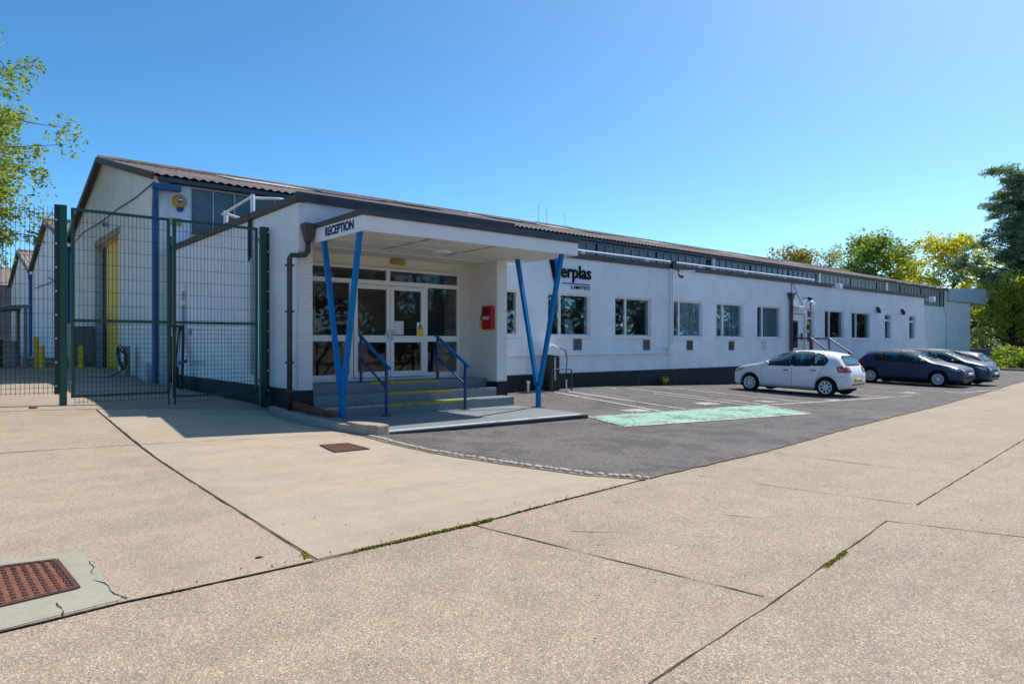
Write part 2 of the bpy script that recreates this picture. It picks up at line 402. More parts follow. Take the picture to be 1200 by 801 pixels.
def leafmat(name, c1, c2, trans=.45):
    q = N(name); r = q.n('ShaderNodeNewGeometry').outputs['Random Per Island']
    col = q.ramp(r, [(0, c1), (1, c2)])
    d = q.n('ShaderNodeBsdfDiffuse', Color=col, Roughness=.6).outputs[0]
    tcol = q.mix(1.0, col, (1.35, 1.25, .55), 'MULTIPLY')
    t = q.n('ShaderNodeBsdfTranslucent', Color=tcol).outputs[0]
    gl = q.n('ShaderNodeBsdfGlossy', Color=(.6,.6,.6), Roughness=.45).outputs[0]
    m1 = q.n('ShaderNodeMixShader', i0=trans, i1=d, i2=t).outputs[0]
    m2 = q.n('ShaderNodeMixShader', i0=.05, i1=m1, i2=gl).outputs[0]
    return q.done(m2)
M['bark'] = paint('bark', (.085,.068,.052), .95, .4, .1, scale=6, bump=.6)
# ------------------------------------------------------------------ ground and paving
def ground():
    def axis(lo, hi, fine0, fine1, st):
        a = list(np.arange(fine0, fine1+1e-6, st)); k = st*1.4; v = fine1
        while v < hi: v = min(hi, v+k); a.append(v); k *= 1.45
        k = st*1.4; v = fine0
        while v > lo: v = max(lo, v-k); a.insert(0, v); k *= 1.45
        return a
    xs = axis(-900, 1200, -4, 46, .5); ys = axis(-900, 1200, -3, 40, .5)
    m = MB(); nx = len(xs)
    m.add([(x, y, g(x, y)) for y in ys for x in xs], [(j*nx+i, j*nx+i+1, (j+1)*nx+i+1, (j+1)*nx+i) for j in range(len(ys)-1) for i in range(nx-1)])
    tag(m.build('ground', M['road'], smooth=True, recalc=False), kind='structure')
ground()
edge = [(-6.0,4.5),(.26,4.6),(.85,4.65),(1.96,4.67),(3.57,4.76),(4.83,4.93),(6.44,5.14)]
curve = [(5.62,10.75),(5.46,10.3),(5.43,9.22),(5.47,8.17),(5.66,7.26),(5.85,6.44),(6.06,5.72),(6.44,5.14)]
far_edge = [(6.44,5.14),(9.54,5.39),(13.92,6.0),(20.5,6.75),(28.87,7.89),(38.2,9.3),(47,10.4),(60,11.8)]
tag(sheet([(1.0,.2),(2.0,1.3),(2.56,2.04),(4.01,2.20),(6.61,2.55),(6.96,1.61),(7.6,-1),(1.0,-1)], .0025, 'road_slab', M['road_grey']), kind='structure')
tag(sheet([(-6,4.5)] + edge[1:4] + [(2.08,4.67),(2.1,10.5),(2.1,13.75),(-6,13.75)], .008, 'yard_paving', M['yard']), kind='structure')
tag(sheet([(2.115,4.70)] + edge[4:] + curve[::-1][1:] + [(5.6,13.6),(2.13,13.72)], .008, 'apron_paving', M['apron']), kind='structure')
tag(sheet(curve[::-1] + [(5.7,13.0),(11.0,13.0),(11.0,15.32),(60,15.32)] + far_edge[::-1][:-1], .010, 'asphalt_parking', M['asphalt']), kind='structure')
tag(sheet([(-14,13.85),(5.6,13.85),(5.6,62),(-14,62)], .006, 'rear_yard', M['yard'], step=1), kind='structure')
jo = [([(-6,4.5)] + edge[1:4] + edge[4:], .017, 'joint'), ([(2.1,4.72),(2.1,7.3),(2.13,10.5),(2.12,13.7)], .026, 'joint'), ([(-6,10.62),(2.1,10.5)], .018, 'joint'),
      ([(2.14,10.5),(5.3,10.36)], .010, 'joint2'), ([(-6,13.8),(.79,13.8),(2.14,13.75)], .02, 'joint'),
      ([(3.57,4.75),(3.79,3.5),(4.01,2.28)], .012, 'joint'), ([(2.0,1.3),(2.56,2.04),(4.01,2.20),(6.61,2.55)], .017, 'joint'), ([(6.61,2.55),(6.96,1.61),(7.6,-1)], .016, 'joint'),
      ([(7.53,2.62),(14.53,3.36),(26,4.3),(45,5.4)], .018, 'joint'), ([(9.54,5.37),(9.60,3.9)], .014, 'joint2'), ([(9.6,3.9),(9.75,2.9)], .008, 'joint2'),
      ([(7.1,4.9),(7.25,3.9),(7.53,2.62)], .008, 'joint2'), ([(18,6.3),(19,3.9)], .012, 'joint2'), ([(28,7.6),(30,4.7)], .014, 'joint2')]
for k, (p, w, mt) in enumerate(jo): tag(strip(p, w*.85, .0045 if k > 4 else .0115, 'paving_joint', M[mt], .0045), kind='structure')
def crack(p, w=.006, off=.0145):
    P = [Vector(q) for q in p]; out = [P[0]]
    for a, b in zip(P, P[1:]):
        for k in range(1, 7): out.append(a.lerp(b, k/6) + Vector((random.uniform(-.02,.02), random.uniform(-.02,.02))))
    tag(strip([tuple(q) for q in out], w, off, 'paving_crack', M['joint'], .003), kind='structure')
crack([(.82,5.6),(.80,5.15),(.88,4.68)]); crack([(.55,4.62),(.56,4.85)], .007); crack([(4.1,4.1),(5.0,3.2)], .005, .004); crack([(5.2,4.6),(5.8,3.3)], .004, .004)
# access cover in its concrete collar, and the square drain cover
tag(sheet([(-.35,6.15),(.34,5.99),(.82,5.86),(.86,4.70),(.26,4.62),(-.35,4.58)], .012, 'concrete_collar', M['collar'], .25), kind='structure')
def cover(name, label, quad, rows, cols, mat, lug, bd):
    c = sum((Vector(q) for q in quad), Vector((0,0)))/4; z0 = g(c.x, c.y)
    t = place(name, label, 'drain cover', c.x, c.y)
    Q = [Vector(q) for q in quad]
    P = lambda u, v: (Q[0].lerp(Q[1], u)).lerp(Q[3].lerp(Q[2], u), v)
    zt = lambda p: g(p.x, p.y) + .016
    m = MB(); pp = [P(0,0),P(1,0),P(1,1),P(0,1)]; m.add([(p.x,p.y,zt(p)) for p in pp] + [(p.x,p.y,zt(p)-.03) for p in pp], [(0,1,2,3),(0,1,5,4),(1,2,6,5),(2,3,7,6),(3,0,4,7)])
    m.build('cover_plate', mat, t)
    m = MB()
    for a, b in ((0,1),(1,2),(2,3),(3,0)):
        p, q = pp[a], pp[b]; m.bar((p.x,p.y,zt(p)+.001), (q.x,q.y,zt(q)+.001), bd, .012)
    m.build('cover_rim', M['rustdark'], t)
    m = MB()
    for i in range(cols):
        for j in range(rows):
            p = P((i+.5)/cols, (j+.5)/rows); d = P((i+.5+.28)/cols, (j+.5)/rows) - p; e = P((i+.5)/cols, (j+.5+.28)/rows) - p
            if (i+j) % 2: d, e = d*.75, e*1.1
            k = [p-d-e, p+d-e, p+d+e, p-d+e]; z = zt(p)
            m.add([(q.x,q.y,z) for q in k] + [(p.x+(q.x-p.x)*.75, p.y+(q.y-p.y)*.75, z+.008) for q in k], [(4,5,6,7),(0,1,5,4),(1,2,6,5),(2,3,7,6),(3,0,4,7)])
    m.build('raised_studs', lug, t)
cover('access_cover', 'rusty studded iron access cover set in a grey concrete collar', [(-.02,5.86),(.64,5.75),(.68,5.06),(-.02,4.95)], 13, 12, M['rust'], M['rustdark'], .03)
cover('drain_cover', 'small square rusty drain cover in the pale apron near the reception kerb', [(4.31,9.49),(4.75,9.49),(4.77,8.86),(4.23,8.83)], 9, 7, M['rustdark'], M['rust'], .02)
# moss in the road joint
def moss(pts, n, name='moss_tuft'):
    m = MB(); P = [Vector(p) for p in pts]
    for _ in range(n):
        i = random.randrange(len(P)-1); p = P[i].lerp(P[i+1], random.random()); x = p.x + random.gauss(0,.009); y = p.y + random.gauss(0,.009); z = g(x, y)+.012
        for _ in range(4):
            a = random.uniform(0, 6.28); h = random.uniform(.004,.014); r = random.uniform(.005,.012)
            m.add([(x+r*math.cos(a),y+r*math.sin(a),z),(x-r*math.cos(a),y-r*math.sin(a),z),(x+random.uniform(-.01,.01),y+random.uniform(-.01,.01),z+h)], [(0,1,2)])
    return m.build(name, M['moss'], recalc=False)
mo = moss([(2.75,4.71),(3.57,4.76),(3.8,4.78)], 700)
mo2 = moss([(2.4,4.69),(2.75,4.71)], 90); mo3 = moss([(4.85,2.29),(5.15,2.33),(5.35,2.36)], 110); mo4 = moss([(2.05,4.75),(2.1,4.9)], 70); mo5 = moss([(3.8,4.79),(5.9,5.05)], 90)
for o in (mo, mo2, mo3, mo4, mo5): tag(o, 'green moss growing in the concrete joints', 'moss', None, 'stuff')
def grit(n):
    m = MB()
    for _ in range(n):
        if random.random() < .5: x, y = random.uniform(1.2, 12), random.uniform(1.2, 4.5)
        elif random.random() < .6: p = Vector(edge[1]).lerp(Vector(edge[-1]), random.random()); x, y = p.x+random.gauss(0,.03), p.y+random.gauss(0,.06)
        else: x, y = random.uniform(-.5, 5.2), random.uniform(5, 13)
        s = random.uniform(.003,.009); a = random.uniform(0,6.28); c, q = math.cos(a)*s, math.sin(a)*s; z = g(x,y)+.013
        m.add([(x+c,y+q,z),(x-q,y+c,z),(x-c,y-q,z),(x+q*.6,y-c*.6,z),(x,y,z+s*.9)], [(0,1,4),(1,2,4),(2,3,4),(3,0,4)])
    tag(m.build('grit', paint('dark_grit', (.10,.08,.06), .9, .6, .1, scale=20), recalc=False), 'loose dark grit and leaf bits scattered on the concrete', 'grit', None, 'stuff')
grit(240)
tag(strip(far_edge, .035, .0135, 'paving_joint', M['joint2'], .012), kind='structure')
# little litter on the paving: a stone and dead leaves
def pebble(x, y, r, mat, lab, nm):
    m = MB(); vs = []; 
    bm = bmesh.new(); bmesh.ops.create_icosphere(bm, subdivisions=2, radius=r)
    for v in bm.verts: v.co = Vector((v.co.x*1.4, v.co.y, v.co.z*.55)) * random.uniform(.85,1.1) + Vector((x, y, g(x,y)+r*.35))
    me = bpy.data.meshes.new(nm); bm.to_mesh(me); bm.free(); me.materials.append(mat)
    o = bpy.data.objects.new(nm, me); COL.objects.link(o); tag(o, lab, 'stone')
pebble(1.79, 4.98, .022, M['rubber'], 'small dark stone lying on the paving near the long joint', 'dark_stone')
pebble(1.25, 14.1, .05, M['redbrick'], 'small brown stone lying on the yard edge by the left gate post', 'brown_stone')
# cobble edging along the curved asphalt edge
def cobbles():
    P = [Vector(p) for p in curve]; d = 0; L = []
    for a, b in zip(P, P[1:]):
        n = int((b-a).length/.03)
        for k in range(n): L.append((a.lerp(b, k/n), (b-a).normalized()))
    bm = bmesh.new(); i = 0
    while i < len(L):
        p, t = L[i]; n = Vector((-t.y, t.x)); s = random.uniform(.07,.13); 
        c = p + n*random.uniform(-.015,.035); e = bmesh.ops.create_icosphere(bm, subdivisions=1, radius=1)
        a = random.uniform(-.3,.3); 
        for v in e['verts']:
            q = v.co.copy(); q *= random.uniform(.9,1.1); w = t*(q.x*s*.5) + n*(q.y*random.uniform(.045,.06))
            v.co = Vector((c.x+w.x, c.y+w.y, g(c.x,c.y)+.012+q.z*.028))
        i += int(s/.03)
    me = bpy.data.meshes.new('cobble_edging'); bm.to_mesh(me); bm.free(); me.materials.append(M['stone'])
    o = bpy.data.objects.new('cobble_edging', me); COL.objects.link(o); tag(o, 'row of pale rough stones edging the curved asphalt', 'stone edging', None, 'stuff')
cobbles()
tag(strip([(p[0]-.10, p[1]-.05) for p in curve[1:]], .07, .014, 'mortar_strip', M['joint2'], .01), kind='structure')
# parking bay markings
bays = [([(13.85,14.5),(12.88,9.86)], .09), ([(14.3,14.4),(13.79,9.92)], .09), ([(16.45,14.9),(16.05,9.5)], .09), ([(16.9,14.4),(16.6,9.55)], .09), ([(19.0,14.6),(18.45,9.22)], .09),
        ([(23.6,14.9),(23.2,8.9)], .09), ([(26.3,14.9),(25.9,8.8)], .09), ([(28.8,14.9),(28.5,8.4)], .09), ([(33.6,14.9),(33.4,8.4)], .09)]
for p, w in bays: tag(strip(p, w, .018, 'bay_line', M['line']), kind='structure')
tag(strip([(16.45,9.42),(18.4,9.2),(24.79,8.78)], .10, .018, 'bay_line', M['line']), kind='structure')
tag(strip([(28.3,8.45),(33.5,8.3)], .10, .018, 'bay_line', M['line']), kind='structure')
for x, y in ((12.5,10.35),(15.4,10.35),(17.6,9.95),(21.0,9.6),(20.2,9.3),(26.6,9.5)):
    tag(sheet([(x-.35,y-.22),(x+.3,y-.26),(x+.36,y+.2),(x-.28,y+.26)], .018, 'bay_marking', M['linefaint'], .2), kind='structure')
GP = [(10.72,10.15),(10.03,8.60),(15.5,7.66),(16.5,9.38)]
tag(sheet(GP, .016, 'green_bay', M['greenpaint'], .25), kind='structure')
tag(strip(GP[:1]+[GP[1]]+[GP[2]]+[GP[3]], .09, .021, 'green_bay_line', M['line']), kind='structure')
tag(strip([GP[0],(13.5,9.85),GP[3]], .05, .021, 'green_bay_line', M['linefaint']), kind='structure')

# ------------------------------------------------------------------ building parts
def FY(Y): return lambda u, v, d: (u, Y + d, v)
def FX(X): return lambda u, v, d: (X + d, u, v)
def window(par, P, u0, u1, v0, v1, split=None, sill=True, blind=0, trans=None, gm='glass', fw=.055, d0=.07, handle=True):
    """frame (part) > pane, sill, blind (sub-parts)"""
    fr = MB()
    def b(a0, a1, c0, c1, da, db, m): 
        p = P(a0, c0, da); q = P(a1, c1, db); m.box([min(x) for x in zip(p, q)], [max(x) for x in zip(p, q)])
    d1 = d0 + .07
    b(u0, u1, v0, v0+fw, d0, d1, fr); b(u0, u1, v1-fw, v1, d0, d1, fr); b(u0, u0+fw, v0+fw, v1-fw, d0, d1, fr); b(u1-fw, u1, v0+fw, v1-fw, d0, d1, fr)
    if split: us = u0 + (u1-u0)*split; b(us-fw*.8, us+fw*.8, v0+fw, v1-fw, d0, d1, fr)
    if trans: b(u0+fw, u1-fw, trans-fw*.8, trans+fw*.8, d0+.002, d1-.002, fr)
    f = fr.build('window_frame', M['upvc'], par)
    m = MB(); b(u0+.02, u1-.02, v0+.02, v1-.02, d0+.030, d0+.042, m); m.build('pane', M[gm], f)
    if sill:
        m = MB(); b(u0-.10, u1+.10, v0-.07, v0-.004, -.07, d0+.02, m); m.build('sill', M['white'], f, bevel=.01)
    if split and handle:
        m = MB(); us = u0 + (u1-u0)*split; b(us-.12, us-.09, (v0+v1)/2-.10, (v0+v1)/2+.06, d0-.03, d0-.002, m); m.build('handle', M['upvc'], f)
    if blind:
        m = MB(); n = int((u1-u0)/.095); s0 = u0 + (u1-u0)*(split or 0)*(0 if blind == 2 else 1)
        k = 0
        while s0 + k*.095 < u1-.05:
            x = s0 + k*.095; a = P(x, v0+.04, d0+.13+random.uniform(-.01,.01)); c = P(min(x+.085, u1), v1-.03, d0+.15+random.uniform(-.01,.01))
            m.add([a, (c[0], c[1], a[2]), c, (a[0], a[1], c[2])], [(0,1,2,3)]); k += 1
        m.build('blind', M['blind'], f)
    return f

# ------------------------------------------------------------------ warehouse with its three gables
def corr(x0, x1, e, r, name, par, mat, amp=.03, per=.26, thick=True):
    """corrugated sheet from eave (y, z) to ridge (y, z)"""
    m = MB(); n = int((x1-x0)/per*4); vs = []
    rows = [(e[0]+(r[0]-e[0])*t, e[1]+(r[1]-e[1])*t) for t in (0, .33, .331, .66, .661, 1)]
    for k, (y, z) in enumerate(rows):
        lap = .03 if k in (2, 4) else 0
        for i in range(n+1):
            x = x0 + (x1-x0)*i/n; vs.append((x, y, z - lap + amp*[0, 1, 0, -1][i % 4]))
    fs = [(k*(n+1)+i, k*(n+1)+i+1, (k+1)*(n+1)+i+1, (k+1)*(n+1)+i) for k in range(len(rows)-1) for i in range(n)]
    m.add(vs, fs); return m.build(name, mat, par, recalc=False)
EZ, RZ, X0, X1 = 6.74, 9.05, 5.1, 71.4
def warehouse(yf, label, first):
    yr, yb = yf + 8.9, yf + 17.8
    t = place('warehouse', label, 'warehouse', X0, yf, 'warehouse bays side by side')
    door = (yf+5.95, yf+10.95, .2, 5.7)
    m = wall(FX(X0), (yf, yb), (.3, EZ-.35), [door] if first else [], .3)
    m.prism([(X0, yf, EZ-.349), (X0, yb, EZ-.349), (X0, yb, EZ-.05), (X0, yr, RZ-.08), (X0, yf, EZ-.05)], (.3, 0, 0))
    m.build('gable_wall', M['gable_wall'], t)
    rf = corr(X0-.18, X1+.2, (yf-.28, EZ-.02), (yr, RZ), 'roof', t, M['roof'])
    corr(X0-.18, X1+.2, (yb+.28, EZ-.02), (yr, RZ), 'rear_roof', t, M['roof'])
    m = MB(); m.bar((X0-.24, yf-.30, EZ-.10), (X0-.24, yr, RZ-.06), .07, .22); m.bar((X0-.24, yb, EZ-.10), (X0-.24, yr, RZ-.06), .07, .22); m.build('verge_board', M['brown'], t)
    m = MB().tube([(X0-.2, yr, RZ+.03), (X1+.2, yr, RZ+.03)], .13, 8); m.build('ridge_cap', M['roof'], t)
    MB().box((X1-.3, yf+.31, -.6), (X1-.01, yb-.01, EZ-.3)).build('end_wall', M['side_wall'], t)
    MB().box((X0+.31, yb-.3, -.2), (X1-.31, yb-.02, EZ-.3)).build('rear_wall', M['side_wall'], t)
    return t, rf
w1, rf1 = warehouse(22.5, 'white gabled warehouse with yellow door and brown corrugated roof', True)
w2, _ = warehouse(40.3, 'second white gabled warehouse bay, beyond the yellow door', False)
w3, _ = warehouse(58.1, 'third white gabled warehouse bay, farthest back in the yard', False)
# translucent panels lying in the front roof slope
m = MB(); sl = (RZ-EZ+.02)/9.18
for xa, xb, ya, yb in ((9.2,12.6,28.2,31.0),(13.5,16.5,29.5,31.2),(20,23,29.0,31.1),(27,29.6,28.4,30.8),(36,40,29.0,31),(46,48.5,28.2,30.9),(56,59,29,31)):
    z = lambda y: EZ-.02 + (y-22.22)*sl + .045
    m.add([(xa,ya,z(ya)),(xb,ya,z(ya)),(xb,yb,z(yb)),(xa,yb,z(yb))], [(0,1,2,3)])
o = m.build('roof_panel', M['rooflight'], w1); md = o.modifiers.new('t', 'SOLIDIFY'); md.thickness = .02
m = MB()
for xa, xb in ((12.7,17.5),(18.2,22.0),(24,27),(31,34),(41,45)):
    z = lambda y: EZ-.02 + (y-22.22)*sl + .05
    m.add([(xa,29.8,z(29.8)),(xb,29.8,z(29.8)),(xb,31.25,z(31.25)),(xa,31.25,z(31.25)),(xa,29.8,z(29.8)+.03),(xb,29.8,z(29.8)+.03),(xb,31.25,z(31.25)+.03),(xa,31.25,z(31.25)+.03)], [(0,3,2,1),(4,5,6,7),(0,1,5,4),(1,2,6,5),(2,3,7,6),(3,0,4,7)])
m.build('ridge_panel', M['bitumen'], w1)
# front wall: brick strip, clerestory glazing in bays, low wall beyond the offices
m = wall(FY(22.5), (X0+.302, X1), (.0, EZ-.15), [(6.0, X1-.15, 5.0, 6.52)], .3)
m.build('front_wall', M['white_wall'], w1)
bw = .654; nb = 14; x = 6.0; bay = 0
while x < X1-.2:
    xe = min(x + bw*7, X1-.15); fr = MB(); k = 0
    while x + k*bw < xe + .01:
        u = min(x + k*bw, xe); fr.box((u-.015, 22.49, 5.02), (u+.015, 22.535, 6.51)); k += 1
    fr.box((x, 22.475, 5.0), (xe, 22.525, 5.05)); fr.box((x, 22.475, 6.47), (xe, 22.525, 6.52))
    f = fr.build('clerestory_window', M['lightgrey'], w1)
    box((x+.01, 22.54, 5.03), (xe-.01, 22.56, 6.50), 'glazing', M['cleglass'], f)
    x = xe; bay += 1
m = MB()
for xx in (13.0, 20.9, 33.9, 46.7, 58, 71.2): m.box((xx-.13, 22.36, 4.6), (xx+.13, 22.468, 6.55))
m.build('clerestory_post', M['white'], w1)
m = MB().box((X0-.05, 22.26, EZ-.20), (X1, 22.40, EZ-.08)); m.box((X0-.05, 22.40, EZ-.18), (X1, 22.47, EZ-.10)); m.build('gutter', M['gutter'], w1)
m = MB().box((X0+.3, 22.474, 6.522), (X1, 22.497, 6.58)); m.build('eaves_board', M['bitumen'], w1)
for k, (wt, yy) in enumerate(((w1, 22.45), (w1, 40.3), (w2, 58.1))):
    b = .45 if k == 0 else 2.7 if k == 1 else .8
    m = MB()
    if k == 0: m.box((X0-.22, yy-.25, 6.28), (X0+.55, yy-.02, 6.44)); m.tube([(X0-.12, yy-.05, 6.35), (X0-.12, yy-.05, 6.05), (X0-.10, yy+.12, 5.7), (X0-.10, yy+.12, b)], .085, 10)
    else: m.box((X0-.25, yy-.15, 6.2), (X0-.02, yy+.15, 6.5)); m.tube([(X0-.12, yy, 6.3), (X0-.12, yy, b)], .11, 10)
    m.build('downpipe', M['pipeblue'], wt)
    if k == 1: MB().tube([(X0-.12, yy, b), (X0-.12, yy, .7)], .09, 10).build('lower_downpipe', M['lightgrey'], wt)
# roller door in the gable: yellow leaf, dark gap, plywood head
MB().box((X0+.2, 28.5, .6), (X0+.26, 31.95, 5.68)).build('sliding_door', M['yellowdoor'], w1)
MB().box((X0-.05, 28.3, 5.68), (X0-.004, 33.2, 5.95)).build('door_lintel', M['ply'], w1)
m = MB()
for z in np.arange(.75, 5.5, .33): m.box((X0+.27, 31.95, z), (X0+.30, 33.4, z+.05))
m.box((X0+.31, 31.85, .6), (X0+.33, 33.4, 5.68)); m.build('opening_shade', M['black'], w1)  # black sheet and slats stand in for the dark interior of the opening
m = MB().tube([(X0-.03, 23.0, 6.62), (X0-.03, 25.4, 6.55), (X0-.03, 28.4, 6.62), (X0-.03, 32, 6.60), (X0-.03, 36.5, 6.72), (X0-.03, 39.8, 6.5)], .020, 6)
m.tube([(X0-.03, 40.6, 4.6), (X0-.03, 49, 5.6)], .03, 6)
m.tube([(X0-.03, 40.6, 5.1), (X0-.03, 56, 5.4)], .03, 6)
m.build('wall_cable', M['black'], w1)
# third building far left: dark block
dk = place('shed', 'grey rendered shed at the end of the yard, left of the gables', 'shed', -4, 77)
MB().box((-22, 77, .3), (9, 84, 7.0)).build('wall', paint('grey_render', (.30,.28,.25), .9, .2, .2), dk)
MB().prism([(-22.2,76.6,7.0),(9.2,76.6,7.0),(9.2,80.5,8.8),(-22.2,80.5,8.8)], (0,.3,.15)).build('roof', M['roof'], dk)

# ------------------------------------------------------------------ reception block
RX0, RX1, RY, RT = 5.46, 10.98, 13.03, 4.52
rc = place('reception_block', 'white flat-roofed reception block with glazed entrance and steps', 'reception', RX0, RY)
m = wall(FX(RX0), (RY, 22.49), (.2, RT), [(21.0, 21.42, 2.95, 3.2), (21.0, 21.42, 2.05, 2.8)], .28)
m.build('side_wall', M['side_wall'], rc)
m = MB().box((RX0+.002, RY-.004, .05), (5.752, RY+.28, RT-.002)); m.box((RX0+.28, RY+.002, 3.72), (10.5, RY+.28, RT-.003)); m.build('front_wall', M['white_pier'], rc)
m = MB().box((10.5, RY-.003, .05), (10.81, 15.3, RT-.004)); m.build('end_pier', M['white_pier'], rc)
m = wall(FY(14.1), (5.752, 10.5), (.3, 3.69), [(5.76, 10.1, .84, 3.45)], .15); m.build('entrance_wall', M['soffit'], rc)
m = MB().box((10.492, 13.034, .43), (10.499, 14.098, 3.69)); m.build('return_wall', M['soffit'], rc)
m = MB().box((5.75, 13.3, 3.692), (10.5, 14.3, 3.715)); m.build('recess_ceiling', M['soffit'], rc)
m = MB().box((RX0-.012, RY-.016, .0), (5.765, RY+.3, .765)); m.box((RX0-.012, RY+.3, .0), (RX0-.001, 22.4, .775)); m.box((10.488, RY-.016, .0), (10.822, RY+.35, .765)); m.box((10.484, RY+.35, .43), (10.4995, 14.09, .765)); m.build('black_plinth', M['plinth'], rc)
m = MB().box((RX0-.002, RY, RT), (RX1, 22.49, RT+.05)); m.build('flat_roof', M['bitumen'], rc)
m = MB().box((RX0-.06, RY-.07, RT-.02), (RX1+.04, RY+.02, RT+.16)); m.box((RX1-.05, RY+.02, RT-.02), (RX1+.04, 15.3, RT+.16)); m.build('roof_edging', M['bitumen'], rc)
m = MB().box((RX0-.075, RY-.066, RT-.04), (RX0+.12, 22.40, RT+.12)); m.build('side_coping', M['brown'], rc, bevel=.02)
# inside: floor, back wall, counter
MB().box((5.75, 14.26, .6), (10.95, 22.4, .838)).build('lobby_floor', M['floor'], rc)
lw = MB().box((5.75, 17.0, .84), (10.9, 17.1, 4.4)).build('lobby_wall', paint('lobby_wall_paint', (.42,.37,.31), .8, .15), rc)
MB().box((7.6, 16.94, .84), (8.6, 16.99, 2.9)).build('inner_door', M['wood'], rc)
MB().box((9.2, 16.0, .84), (10.6, 16.6, 1.9)).build('counter', M['wood'], rc)
m = MB().box((6.05, 16.2, .84), (6.5, 16.7, 1.3)); m.box((6.05, 16.62, 1.3), (6.5, 16.7, 1.75)); m.build('lobby_chair', M['seat'], rc)
# entrance glazing: frame, two doors, side lights, transoms
fr = MB(); ya, yb = 14.03, 14.10
def fb(x0, x1, z0, z1, m=fr, a=ya, b=yb): m.box((x0, a, z0), (x1, b, z1))
fb(5.756, 10.1, 3.385, 3.445); fb(5.756, 10.1, 3.05, 3.15); fb(5.756, 10.1, .845, .90)
for xc in (5.80, 7.11, 9.09, 10.06): fb(xc-.045, xc+.045, .90, 3.05)
fb(5.756, 5.82, 3.15, 3.385); fb(8.0, 8.1, 3.15, 3.385); fb(10.03, 10.1, 3.15, 3.385)
for a, b in ((5.845, 7.065), (9.135, 10.015)): fb(a, b, 1.74, 1.88); fb(a, b, .90, 1.0)
gf = fr.build('entrance_frame', M['upvc'], rc, bevel=.006)
m = MB(); pz = 14.06
for a, b, c, d in ((5.83,7.07,.98,1.75),(5.83,7.07,1.87,3.06),(9.13,10.02,.98,1.75),(9.13,10.02,1.87,3.06),(5.81,8.01,3.14,3.39),(8.09,10.04,3.14,3.39)): m.box((a, pz, c), (b, pz+.012, d))
m.build('side_light_glass', M['doorglass'], gf)
for a, b, hs in ((7.165, 8.09, 1), (8.10, 9.035, -1)):
    m = MB(); w = .095
    for q in ((a, a+w, .915, 3.04), (b-w, b, .915, 3.04), (a+w, b-w, 2.94, 3.04), (a+w, b-w, .915, 1.05), (a+w, b-w, 1.72, 1.88)): m.box((q[0], ya-.02, q[2]), (q[1], yb-.03, q[3]))
    d = m.build('entrance_door', M['upvc'], rc, bevel=.006)
    MB().box((a+w-.01, 14.045, 1.04), (b-w+.01, 14.055, 2.95)).build('door_glass', M['doorglass'], d)
    xh = b-.045 if hs > 0 else a+.045
    MB().box((xh-.02, ya-.035, 1.78), (xh+.02, ya-.022, 2.02)).bar((xh, ya-.06, 1.92), (xh-.13*hs, ya-.06, 1.92), .022).bar((xh, ya-.06, 1.92), (xh, ya-.03, 1.92), .02).build('door_handle', M['lightgrey'], d)
o = MB().box((8.21, 14.030, 1.90), (8.46, 14.042, 2.22)).build('door_notice', M['paper']); tag(o, 'white notice sheet stuck inside the right entrance door', 'notice')
def warn_sign(P, label, w, h, split=.5, circle=False):
    """white board with black-edged yellow triangle over a yellow text panel"""
    t = empty('warning_sign', label, 'sign', P(w/2, 0, 0)); WORLD[t.name] = Vector(P(w/2, 0, 0))
    def pl(poly, d, nm, mt): MB().prism([P(u*w, v*h, d) for u, v in poly], Vector(P(0,0,.004))-Vector(P(0,0,0))).build(nm, mt, t)
    pl([(0,0),(1,0),(1,1),(0,1)], 0, 'board', M['white'] if not circle else M['yellow'])
    pl([(.10,.48),(.90,.48),(.5,.97)], .005, 'triangle_border', M['letterblack'])
    pl([(.24,.525),(.76,.525),(.5,.86)], .010, 'triangle', M['yellow'])
    pl([(.47,.60),(.53,.60),(.53,.76),(.47,.76)], .015, 'exclamation', M['letterblack'])
    pl([(.06,.04),(.94,.04),(.94,.42),(.06,.42)], .005, 'text_panel', M['yellow'])
warn_sign(lambda u, v, d: (8.81+u, 14.005-d, 1.86+v), 'yellow warning sign with triangle on the right entrance door', .19, .34)
warn_sign(lambda u, v, d: (10.488-d, 13.73-u, 2.05+v), 'yellow warning sign beside the red fire box on the return wall', .20, .46, circle=False)
# steps
st = MB().box((5.755, 12.57, -.1), (10.66, 13.02, .42)); st.box((5.77, 13.02, -.1), (10.48, 13.40, .63)); st.box((5.77, 13.40, -.1), (10.48, 14.02, .842))
sp = st.build('steps', M['slab'], rc, bevel=.012)
m = MB().box((5.80, 12.562, .30), (10.62, 12.569, .40)) ; 
m = MB()
for y, z, a, b in ((13.40, .842, 7.25, 9.05), (13.02, .63, 7.35, 9.15), (12.57, .42, 7.25, 9.1)):
    m.box((a, y-.004, z-.045), (b, y+.055, z+.004))
m.build('yellow_nosing', line_paint('worn_yellow_paint', (.55,.40,.03), .56), sp)
m = MB()
for y, z, a, b in ((13.02, .63, 9.16, 10.45), (12.57, .42, 9.11, 10.63), (12.57, .42, 5.78, 7.2)): m.box((a, y-.003, z-.03), (b, y+.035, z+.003))
m.build('white_nosing', line_paint('worn_pale_paint', (.50,.52,.52), .55), sp)
slab = MB().prism([(5.62,10.14,-.12),(10.5,9.98,-.12),(10.62,12.568,-.12),(5.6,12.568,-.12)], (0,0,.33)).build('entrance_slab', M['slab'], rc, bevel=.01)
MB().prism([(5.63,10.145,.2105),(10.49,9.985,.2105),(10.49,10.12,.2105),(5.63,10.28,.2105)], (0,0,.003)).build('white_edge_line', line_paint('worn_slab_edge', (.50,.52,.53), .57), slab)
